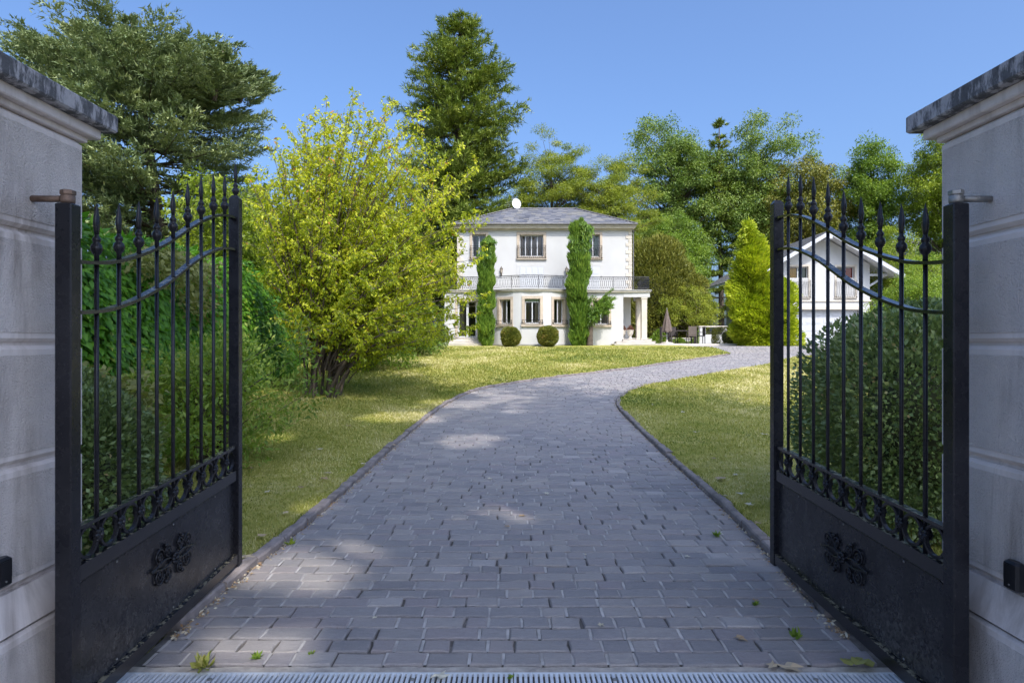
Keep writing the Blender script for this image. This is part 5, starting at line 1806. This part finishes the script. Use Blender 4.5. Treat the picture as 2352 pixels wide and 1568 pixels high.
# the big yellow-green shrub: many stems fanning from the ground, side twigs with hanging leaves
rng = np.random.default_rng(71)
cb = np.array([-4.45, 14.5, g(14.5)])
ch = empty('ornamental_cherry', tuple(cb), 'big airy yellow-green shrub tree with many fanning stems beside the drive', 'tree')
sb = MB(); tw = MB()
PP, DD, TT, SS = [], [], [], []
NS = 315
for k in range(NS):
    a = rng.uniform(0, 6.283)
    rr_ = rng.random() ** .55
    droopy = rng.random() < (.58 if math.cos(a) > 0 else .32)
    o = cb + np.array([.62 * math.cos(a) * rng.random() ** .6 + .1, .5 * math.sin(a) * rng.random() ** .6, -.05])
    ex_ = 1.05 + (3.05 if math.cos(a) > 0 else 2.75) * rr_ * math.cos(a); ey_ = .35 + 2.1 * rr_ * math.sin(a)
    top_h = 6.9 - 2.0 * rr_ ** 2.2 - (1.2 * rng.random() ** 2)
    if ex_ < -.3: top_h *= .97
    if droopy: top_h *= rng.uniform(.3, .8)
    if droopy and ex_ < -.2: top_h = max(top_h, 2.7)
    if k > 245:      # low outer boughs on the drive side
        a = rng.uniform(-1.3, 1.3); rr_ = rng.uniform(.45, 1.0); droopy = True
        ex_ = 1.0 + 2.9 * rr_ * math.cos(a); ey_ = .3 + 2.2 * rr_ * math.sin(a); top_h = rng.uniform(1.3, 3.6)
    e = cb + np.array([ex_, ey_, top_h])
    mid = cb + np.array([ex_ * .30, ey_ * .30, top_h * (.62 if not droopy else .85)])
    if k > 14:       # most branches leave the main stems well above the ground
        o = cb + np.array([ex_ * .16 + .12 * rng.normal(), ey_ * .16 + .12 * rng.normal(), rng.uniform(.75, 1.7) * min(1, top_h / 3.5)])
    t = np.linspace(0, 1, 10)[:, None]
    c = (1 - t) ** 2 * o + 2 * t * (1 - t) * mid + t * t * e
    r0 = rng.uniform(.012, .034) if k > 14 else rng.uniform(.022, .048)
    sb.tube([tuple(p) for p in c], list(r0 * (1.06 - t[:, 0]) ** .9), 5, cap=False)
    nt_ = 16 if not droopy else 13
    stone = rng.normal(0, .08)
    for q_ in range(nt_):
        u = (.26 if k <= 20 else .12) + (.74 if k <= 20 else .88) * (q_ + rng.random()) / nt_
        b0 = np.array([np.interp(u, t[:, 0], c[:, i]) for i in range(3)])
        if b0[2] < cb[2] + 1.0 and b0[0] < -3.6: continue
        dirv = unit(((e - o) * .35 + rng.normal(0, 1, 3) * np.array([1.5, 1.5, .5]) + np.array([0, 0, .6]))[None])[0]
        ln = rng.uniform(.22, .62) * (1.15 - .45 * u)
        e2 = b0 + dirv * ln + np.array([0, 0, -.08 * ln])
        tw.tube([tuple(b0), tuple((b0 + e2) / 2 + np.array([0, 0, .05 * ln])), tuple(e2)], [.007, .005, .002], 3, cap=False)
        m = int(16 + 38 * ln)
        v = rng.uniform(.05, 1.05, m)[:, None]
        PP.append(b0 + (e2 - b0) * v + rng.normal(0, .028, (m, 3)))
        DD.append(rnd_dir(m) * .75 + dirv * .35 + np.array([0, 0, -.75]))
        TT.append(.5 + stone + rng.normal(0, .06) + rng.normal(0, .19, m) + .10 * (b0[2] - cb[2] - 3.5) / 3.0)
        SS.append(.088 * rng.uniform(.5, 1.35, m))
P = np.concatenate(PP); L_ = np.concatenate(SS)
sb.build('stems', 'bark', ch, True)['kind'] = 'stuff'
tw.build('twigs', 'bark_pale', ch)['kind'] = 'stuff'
leaves_obj('crown', P, np.concatenate(DD), L_, L_ * .42, np.concatenate(TT), 'leaf_bush', ch, None, .22)
# lower bushes between the big shrub and the villa
deciduous('border_shrub', (-4.6, 20.5), 'rounded green border shrub behind the big yellow-green shrub', 'leaf_green', 2.6, 1.2, (1.9, 2.2, 1.3), 120, 117, .11, 0.444, trunk_r=.05, seed=73, stems=5, cat='shrub', tone0=.5)
deciduous('border_shrub', (-4.3, 25.5), 'dark leafy border shrub near the villa garden door', 'leaf_green', 2.4, 1.1, (1.4, 1.8, 1.2), 100, 117, .11, 0.407, trunk_r=.05, seed=74, stems=5, cat='shrub', tone0=.35)
shell_plant('box_shrub', [((-3.5, 28.6, 1.75), (.7, .7, .55), 2.3), ((-4.6, 28.9, 1.9), (.8, .8, .75), 2.3)], 'small dark rounded bush in front of the villa garden steps', 'leaf_box', 9000, .06, 75, namp=.06, depth=.15, base=(-4, 28.7, 1.2), lw=.6)
deciduous('garden_tree', (-7.6, 17.5), 'young light green tree between the fir and the big shrub', 'leaf_lime', 5.4, 3.5, (1.3, 1.4, 1.8), 120, 80, .13, 0.444, trunk_r=.09, seed=76, tone0=.42)
deciduous('border_tree', (-6.6, 29), 'dark green tree hidden behind the big yellow-green shrub', 'leaf_oak', 8, 4.6, (3.0, 2.6, 3.2), 140, 136, .16, 0.666, trunk_r=.16, seed=77)
deciduous('border_tree', (-11.5, 27), 'mid green tree behind the creeper hedge', 'leaf_green', 7, 3.8, (3.4, 2.6, 2.8), 140, 124, .16, 0.666, trunk_r=.16, seed=78, tone0=.4)

# ================================================================== BIG TREES
def env_fir(t):
    return 1.0 + 4.1 * math.sin(min(1, max(0, (t - .05) / .95)) * 2.6 + .45) ** .9 if t < .93 else 2.3
conifer('fir_tree', (-11.7, 21.5), 'big blue-green fir with broken flat top and cones behind the gate pillar', 'leaf_spruce', 10.6,
        lambda t: float(np.interp(t, [0, .2, .5, .75, .9, 1], [3.2, 3.4, 3.7, 3.9, 3.6, 2.6])), 31, 10, 50, 17, .14, .02, 81, trunk_r=.36, lean=(-.8, 0), start=.2, tip_up=.16, width=.30, tone0=.5, sw=.34, puff=.65, gap=.19, thick=.14)
# broken leaders of the fir: several upright tops
rng = np.random.default_rng(82)
fr = bpy.data.objects['fir_tree']
PP, DD, TT = [], [], []; lb = MB(); cone_b = MB()
for (px, py, hgt, wd) in ((75, 110, 1.0, 1.1), (190, 84, 1.3, 1.3), (300, 70, 1.5, .95), (410, 116, 1.5, .85), (515, 140, 1.1, 1.2), (575, 190, .7, 1.2), (245, 118, 1.2, 1.4), (350, 150, 1.2, 1.4), (470, 190, 1.1, 1.4)):
    d = 21.5 + rng.uniform(-1.2, .8)
    tip = np.array([X(px, d), d, H(py - 26, d)])
    o = tip - np.array([(tip[0] + 11.5) * .14, 0, hgt * 1.5])
    lb.tube([tuple(o), tuple(tip)], [.07, .01], 5)
    for w in range(15):
        t = w / 14
        c = o + (tip - o) * t
        for b in range(6):
            a = rng.uniform(0, 6.28); ln = (wd * (1 - t) ** .75 + .12) * rng.uniform(.7, 1.2)
            K = int(5 + 10 * ln); m = K * 13; kk = np.repeat(np.arange(K), 13); u = np.clip(np.repeat(rng.uniform(.1, .9, K), 13) + np.tile(np.linspace(0, .3, 13), K), 0, 1.15)
            dv = np.array([math.cos(a), math.sin(a), .15]); lat = np.array([-math.sin(a), math.cos(a), 0])
            sd_ = rng.uniform(-1, 1, K)[kk] * (.35 + .65 * np.tile(np.linspace(0, 1, 13), K))
            PP.append(c + dv * (u * ln)[:, None] + lat * (sd_ * .28 * ln * (1.1 - u))[:, None] + np.array([0, 0, 1]) * (.22 * ln * u ** 2)[:, None] + rng.normal(0, .022, (m, 3)))
            DD.append(dv * .9 + lat * (sd_ * .8)[:, None] + rnd_dir(m) * .5 + np.array([0, 0, .3])); TT.append(.48 + rng.normal(0, .15, m))
    for k in range(7):
        a = rng.uniform(0, 6.28); t = rng.uniform(.55, .98); c = o + (tip - o) * t; r_ = (wd * (1 - t) ** .75) * .6
        cone_b.lathe([(.012, 0), (.035, .03), (.038, .08), (.03, .13), (.01, .16)], (c[0] + r_ * math.cos(a), c[1] + r_ * math.sin(a), c[2] + .08), 6)
P = np.concatenate(PP); Ls = .14 * rng.uniform(.6, 1.2, len(P))
lb.build('leaders', 'bark', fr)['kind'] = 'stuff'; cone_b.build('cones', 'curtain_beige', fr)['kind'] = 'stuff'
leaves_obj('leader_crown', P, np.concatenate(DD), Ls, Ls * .3, np.concatenate(TT), 'leaf_spruce', fr)

def env_red(t):
    e = float(np.interp(t, [0, .3, .5, .64, .72, .77, .824, .912, .96, 1.0], [4.6, 4.7, 4.4, 3.9, 4.3, 3.5, 3.1, 2.0, 1.0, .3]))
    return e * (1 + .10 * math.sin(t * 41))
conifer('redwood_tree', (-3.9, 48.5), 'very tall dark giant conifer towering behind the villa', 'leaf_redwood', 25.1, env_red, 34, 19, 24, 17, .31, .24, 83, trunk_r=.7, start=.1, tip_up=.22, width=.25, tone0=.5, sw=.24, puff=1.5, thick=.24, gap=.12)
conifer('dark_spruce', (1.1, 50), 'narrow dark spruce close behind the satellite dish', 'leaf_redwood', 12.8, lambda t: 2.6 * (1 - t) + .2, 28, 8, 14, 11, .27, .3, 84, trunk_r=.25, tip_up=.1, tone0=.35, sw=.4, puff=.9)
deciduous('locust_tree', (2.9, 46), 'airy yellow-green locust tree behind the villa roof', 'leaf_locust', 14.5, 10.6, (3.0, 2.6, 4.4), 200, 338, 0.119, 0.629, trunk_r=.26, seed=85, tone0=.5, lw=.4, flat=.5)
deciduous('locust_tree', (6.9, 45), 'airy yellow-green locust tree over the corner of the villa roof', 'leaf_locust', 13.5, 9.2, (3.6, 2.6, 4.4), 210, 338, 0.119, 0.629, trunk_r=.26, seed=86, tone0=.52, lw=.4, flat=.5)
deciduous('oak_tree', (14.8, 58), 'tall dark broad-leaved tree standing highest behind the patio', 'leaf_oak', 20.5, 13.8, (4.4, 4.0, 6.6), 240, 269, 0.2, 0.925, trunk_r=.5, seed=87, tone0=.48)
deciduous('oak_tree', (21.5, 58), 'tall dark broad-leaved tree behind the golden conifer', 'leaf_oak', 19.5, 12.8, (4.2, 4.0, 6.6), 220, 269, 0.2, 0.925, trunk_r=.5, seed=88, tone0=.5)
conifer('spire_conifer', (18.4, 57), 'thin conifer spire between the two tall dark trees', 'leaf_redwood', 20.4, lambda t: 3.0 * (1 - t) ** .8 + .2, 30, 7, 12, 11, .3, .1, 89, trunk_r=.28, tip_up=.1, tone0=.5, sw=.3)
deciduous('broadleaf_tree', (13.2, 54), 'bright green leafy tree between the yew and the golden conifer', 'leaf_green', 11, 7.2, (3.4, 2.8, 3.8), 200, 230, 0.148, 0.703, trunk_r=.25, seed=90, tone0=.48)
deciduous('broadleaf_tree', (9.4, 52), 'dark green tree in the gap between villa roof and yew', 'leaf_oak', 10, 6.0, (3.4, 3.0, 4.2), 180, 230, 0.163, 0.74, trunk_r=.25, seed=91, tone0=.45)
deciduous('broadleaf_tree', (25.5, 56), 'olive green cedar-like tree rising behind the garage roof', 'leaf_yew', 16, 10.2, (4.6, 3.6, 6.0), 240, 250, 0.193, 0.888, trunk_r=.4, seed=92, tone0=.6)
deciduous('broadleaf_tree', (30.0, 54), 'tall poplar-shaped green tree behind the garage roof', 'leaf_green', 18, 11.6, (2.6, 2.6, 6.4), 180, 250, 0.178, 0.777, trunk_r=.3, seed=93, tone0=.5)
deciduous('broadleaf_tree', (33.5, 50), 'bright green tall tree right beside the stone pillar behind the garage', 'leaf_lime', 17.5, 11.2, (3.8, 3.2, 5.8), 240, 250, 0.163, 0.777, trunk_r=.35, seed=94, tone0=.42)
deciduous('laurel_shrub', (25.5, 41.5), 'light green leafy shrub against the far end of the garage', 'leaf_lime', 7, 3.9, (2.6, 2.2, 3.2), 180, 221, 0.111, 0.555, trunk_r=.1, seed=96, stems=5, cat='shrub', tone0=.5)
deciduous('laurel_shrub', (15.6, 24.8), 'yellow-green shrub rising behind the clipped box shrub', 'leaf_green', 3.4, 1.9, (1.8, 1.7, 1.9), 140, 221, 0.074, 0.407, trunk_r=.08, seed=97, stems=5, cat='shrub', tone0=.6)
shell_plant('yew_tree', [((9.4, 42.5, 4.2), (2.6, 2.2, 4.2), 2.5), ((11.3, 42.8, 3.6), (1.5, 1.8, 3.4), 2.4)], 'broad olive green yew beyond the portico', 'leaf_yew', 60000, .22, 98, cat='tree', namp=.35, ndetail=.16, nfreq=1.6, depth=.6, lw=.28, up=.7, outw=.7, rndw=.8, base=(10, 42.5, 1.35), tone_sd=.2)
deciduous('garden_shrub', (11.5, 40.6), 'pale green shrub over the low white garden wall', 'leaf_locust', 3.6, 2.1, (1.8, 1.0, 1.6), 120, 192, 0.082, 0.37, trunk_r=.05, seed=99, stems=5, cat='shrub', tone0=.62)
deciduous('garden_shrub', (12.4, 46.5), 'green shrub beside the garage side wall', 'leaf_green', 5.4, 3.0, (1.7, 1.5, 2.6), 140, 192, 0.104, 0.481, trunk_r=.07, seed=100, stems=4, cat='shrub', tone0=.55)
# wood behind everything
for i, (x, y, h_, r_, mt, lbl) in enumerate([(-32, 46, 11, 5.5, 'leaf_oak', 'dark tree far behind the fir, hidden by the gate pillar'), (-22, 44, 9.5, 5.0, 'leaf_green', 'round green tree far behind the fir'), (-14, 46, 11, 4.8, 'leaf_oak', 'dark tree between the fir and the big yellow-green shrub'), (-8.5, 52, 12, 4.4, 'leaf_green', 'green tree at the foot of the giant conifer'),
                                            (5, 62, 12, 5.0, 'leaf_oak', 'dark tree seen between the locust trees'), (12, 66, 13, 5.5, 'leaf_oak', 'dark tree low behind the yew'), (29, 66, 14, 5.5, 'leaf_oak', 'dark tree far behind the garage'), (44, 60, 15, 5.5, 'leaf_oak', 'dark tree far behind the laurel at the pillar')]):
    deciduous('woodland_tree', (x, y), lbl, mt, h_, h_ * .55, (r_, r_ * .8, h_ * .46), 120, 120, .28, 1.05, trunk_r=.3, seed=120 + i, group='trees at the end of the garden', tone0=.45)

# plane tree behind the photographer that shades the gateway
patch = [(U(700, 1300), .42, .38), (U(1120, 1188), .26, .20), (U(1058, 1010), .35, .5), (U(900, 962), .55, .5), (U(560, 1510), .30, .12), (U(830, 855), .6, .5), (U(1020, 925), .5, .4), (U(1480, 1224), .08, .05), (U(600, 1010), .3, .4), (U(700, 1160), .12, .2)]
def shade_hole(P):
    t = (P[:, 2] - .15) / SV.z
    gx, gy = P[:, 0] - SV.x * t, P[:, 1] - SV.y * t
    m = np.zeros(len(P), bool)
    for (c, rx, ry_) in patch:
        m |= ((gx - .08 - c[0]) / (rx * 1.1 + .22)) ** 2 + ((gy - c[1]) / (ry_ * 1.1 + .22)) ** 2 < 1
    # pillar and gate streaks
    for (px_, py_, pz_, r_) in ((-2.05, 2.7, 1.45, .14), (-2.05, 2.75, 1.2, .1), (2.05, 2.62, 1.3, .12), (-1.9, 4.2, .45, .2)):
        v = P - np.array([px_, py_, pz_]); s = v @ np.array(SV); d = v - np.outer(s, np.array(SV))
        m |= (np.linalg.norm(d, axis=1) < r_)
    return m
deciduous('plane_tree', (9.6, -11.5), 'large plane tree outside the gate whose shade falls on the drive', 'leaf_plane', 26, 20.0, (7.6, 6.6, 5.0), 330, 175, .32, 1.45, lean=(-2.4, 3.4), trunk_r=.5, seed=131, hole=shade_hole, lw=.85, tone0=.5)
deciduous('plane_tree', (-1.5, -13.5), 'second plane tree outside the gate behind the fir-side pillar', 'leaf_plane', 25, 19.5, (5.6, 5.8, 4.6), 220, 165, .32, 1.45, lean=(1.6, 4.2), trunk_r=.45, seed=132, hole=shade_hole, lw=.85, tone0=.5)

# ================================================================== SMALL THINGS: fallen leaves, weeds
ql = random.Random(9)
def leaf_shape(s, q):
    o = []
    for k in range(10):
        t = 2 * math.pi * k / 10
        r_ = s * (.5 if k % 2 else 1.0) * q.uniform(.8, 1.1)
        o.append((r_ * math.cos(t), r_ * math.sin(t) * .8, s * .45 * q.uniform(-.1, .5)))
    return [(0, 0, s * .05)] + o, [(0, 1 + k, 1 + (k + 1) % 10) for k in range(10)]
def fallen(px, py, s, tone, label, lift):
    x, y = U(px, py)
    V, Fc = leaf_shape(s * 1.5, ql)
    a = ql.uniform(0, 6.28)
    V = [(x + p[0] * math.cos(a) - p[1] * math.sin(a), y + p[0] * math.sin(a) + p[1] * math.cos(a), g(y) + lift + p[2] + .004) for p in V]
    o = mesh_obj('fallen_leaf', V, Fc, 'leaf_dry', None, [tone] * len(V))
    tag(o, label, 'leaf', 'fallen leaves about the drive')
ORD = 'first second third fourth fifth sixth seventh eighth ninth tenth eleventh twelfth thirteenth fourteenth fifteenth sixteenth seventeenth eighteenth'.split()
def scatter(lst, where, lift):
    for k, (px, py, s, t) in enumerate(sorted(lst, key=lambda q: -q[1])):
        col = 'brown' if t < .45 else ('tan' if t < .7 else 'pale')
        fallen(px, py, s, t, f'{col} fallen leaf, {ORD[k]} from the drain among those on the {where}', lift)
scatter(((1380, 1437, .022, .75), (1255, 1134, .03, .95), (1125, 1100, .025, .95), (1578, 1279, .02, .95), (1200, 1185, .03, .3), (993, 1192, .018, .9), (1815, 1535, .05, .6), (1775, 1530, .03, .6), (1700, 1468, .03, .3), (1165, 1210, .022, .25), (1345, 1275, .012, .8), (1010, 1555, .04, .95), (1150, 1128, .018, .6), (640, 1245, .02, .4), (1735, 1380, .02, .2), (860, 1420, .014, .9), (1310, 1010, .03, .9), (1120, 950, .03, .9)), 'slate pavers', .004)
scatter(((575, 1085, .045, .2), (745, 1110, .05, .3), (752, 1097, .04, .6), (835, 1075, .035, .9), (735, 1040, .04, .95), (905, 1030, .03, .5), (600, 1245, .04, .5), (655, 1190, .035, .6), (690, 1130, .03, .25), (565, 1295, .05, .6), (800, 985, .05, .3), (880, 925, .05, .3), (1000, 900, .05, .3), (615, 1140, .03, .9)), 'hedge-side lawn', .05)
scatter(((1568, 952, .05, .95), (1600, 1000, .05, .95), (1755, 1005, .05, .9), (1655, 1110, .06, .5), (1640, 1062, .035, .3), (1690, 1100, .035, .9), (1720, 1170, .04, .85), (1575, 905, .05, .6), (1500, 935, .04, .8), (1740, 1215, .04, .4), (1700, 1145, .04, .9), (1665, 1150, .03, .7)), 'garage-side lawn', .05)
# fresh green leaf by the drain
x, y = U(1968, 1532)
V, Fc = [], []
for k in range(4):
    a = k * 1.5 + .3; c = (x + .045 * math.cos(a), y + .02 * math.sin(a), .03 + .008 * k)
    m = len(V)
    V += [c] + [(c[0] + .045 * math.cos(t) * (1.2 if t < .5 else 1), c[1] + .03 * math.sin(t), c[2] + .012 * math.sin(2 * t + k)) for t in np.linspace(0, 6.28, 9)[:-1]]
    Fc += [(m, m + 1 + j, m + 1 + (j + 1) % 8) for j in range(8)]
o = mesh_obj('fallen_sprig', V, Fc, 'leaf_pale', None, [.8] * len(V))
tag(o, 'fallen sprig of pale green leaves beside the drain grate', 'leaf')
# weeds in the joints
def weed(px, py, s, n, mat, label, seed, lift=0.0):
    global rng
    rng = np.random.default_rng(seed)
    x, y = U(px, py)
    d = rnd_dir(n); d[:, 2] = np.abs(d[:, 2]) * .8 + .25
    P = np.array([x, y, g(y) + lift]) + rng.normal(0, s * .18, (n, 3)) * [1, 1, 0]
    o = leaves_obj('weed', P, d, s * rng.uniform(.5, 1.1, n), s * .3, .5 + rng.normal(0, .2, n), mat, None)
    tag(o, label, 'weed', 'weeds in the paving joints')
weed(1735, 1388, .04, 18, 'leaf_green', 'small green weed in the paver joint near the garage-side gate leaf', 1)
weed(1828, 1462, .06, 22, 'leaf_green', 'leafy green weed in the pavers below the scroll ornament of the garage-side gate leaf', 2)
weed(590, 1510, .05, 20, 'leaf_green', 'green weed in the pavers near the drain at the creeper side', 3)
weed(716, 1502, .03, 16, 'leaf_green', 'tiny green weed in the last paver row before the drain', 4)
weed(1175, 1556, .03, 16, 'leaf_green', 'tiny weed at the middle of the drain edge', 5)
weed(667, 1250, .06, 16, 'leaf_lime', 'bright green weed leaf against the kerb stones', 6)
weed(470, 1530, .09, 40, 'grass_blade', 'grass tuft growing between pavers beside the spiked gate leaf', 7)
weed(1645, 1230, .06, 24, 'leaf_green', 'weed at the foot of the garage-side kerb', 8)
# tufts along kerbs and gate foot
rng = np.random.default_rng(140)
n = 5200
yv = 3.3 + 12 * rng.random(n) ** 1.8
side = rng.random(n) < .6
xv = np.where(side, np.interp(yv, _ty, _tl) - .01 - .05 * rng.random(n), np.interp(yv, _ty, _tr) + .01 + .05 * rng.random(n))
near = yv < 4.4
xv = np.where(near & side, np.interp(yv, _ty, _tl) - .02 - .14 * rng.random(n) + .05, xv)
cl = SineNoise(5, 8, 77)(np.column_stack([xv, yv, 0 * xv]))
kp = cl > .1
xv, yv = xv[kp], yv[kp]; n = len(xv)
D = rnd_dir(n) * .6 + np.array([0, 0, 1.0])
L_ = .06 * rng.uniform(.5, 1.5, n)
o = leaves_obj('grass_tufts', np.column_stack([xv, yv, gv(yv) + .005]), D, L_, .006 + .002 * rng.random(n), .45 + rng.normal(0, .25, n), 'grass_blade')
tag(o, 'longer grass tufts along the kerbs', 'grass', kind='stuff')
n = 1400
yv = 3.6 + 13 * rng.random(n) ** 1.6
side = rng.random(n) < .55
xv = np.where(side, np.interp(yv, _ty, _tl) + .07 + .06 * rng.random(n) ** 2, np.interp(yv, _ty, _tr) - .07 - .06 * rng.random(n) ** 2)
o = leaves_obj('leaf_litter', np.column_stack([xv, yv, gv(yv) + .008]), rnd_dir(n) * [1, 1, .3], .028 * rng.uniform(.4, 1.4, n), .014, rng.random(n), 'leaf_dry')
tag(o, 'dry leaf litter gathered along the kerbs', 'leaves', kind='stuff')
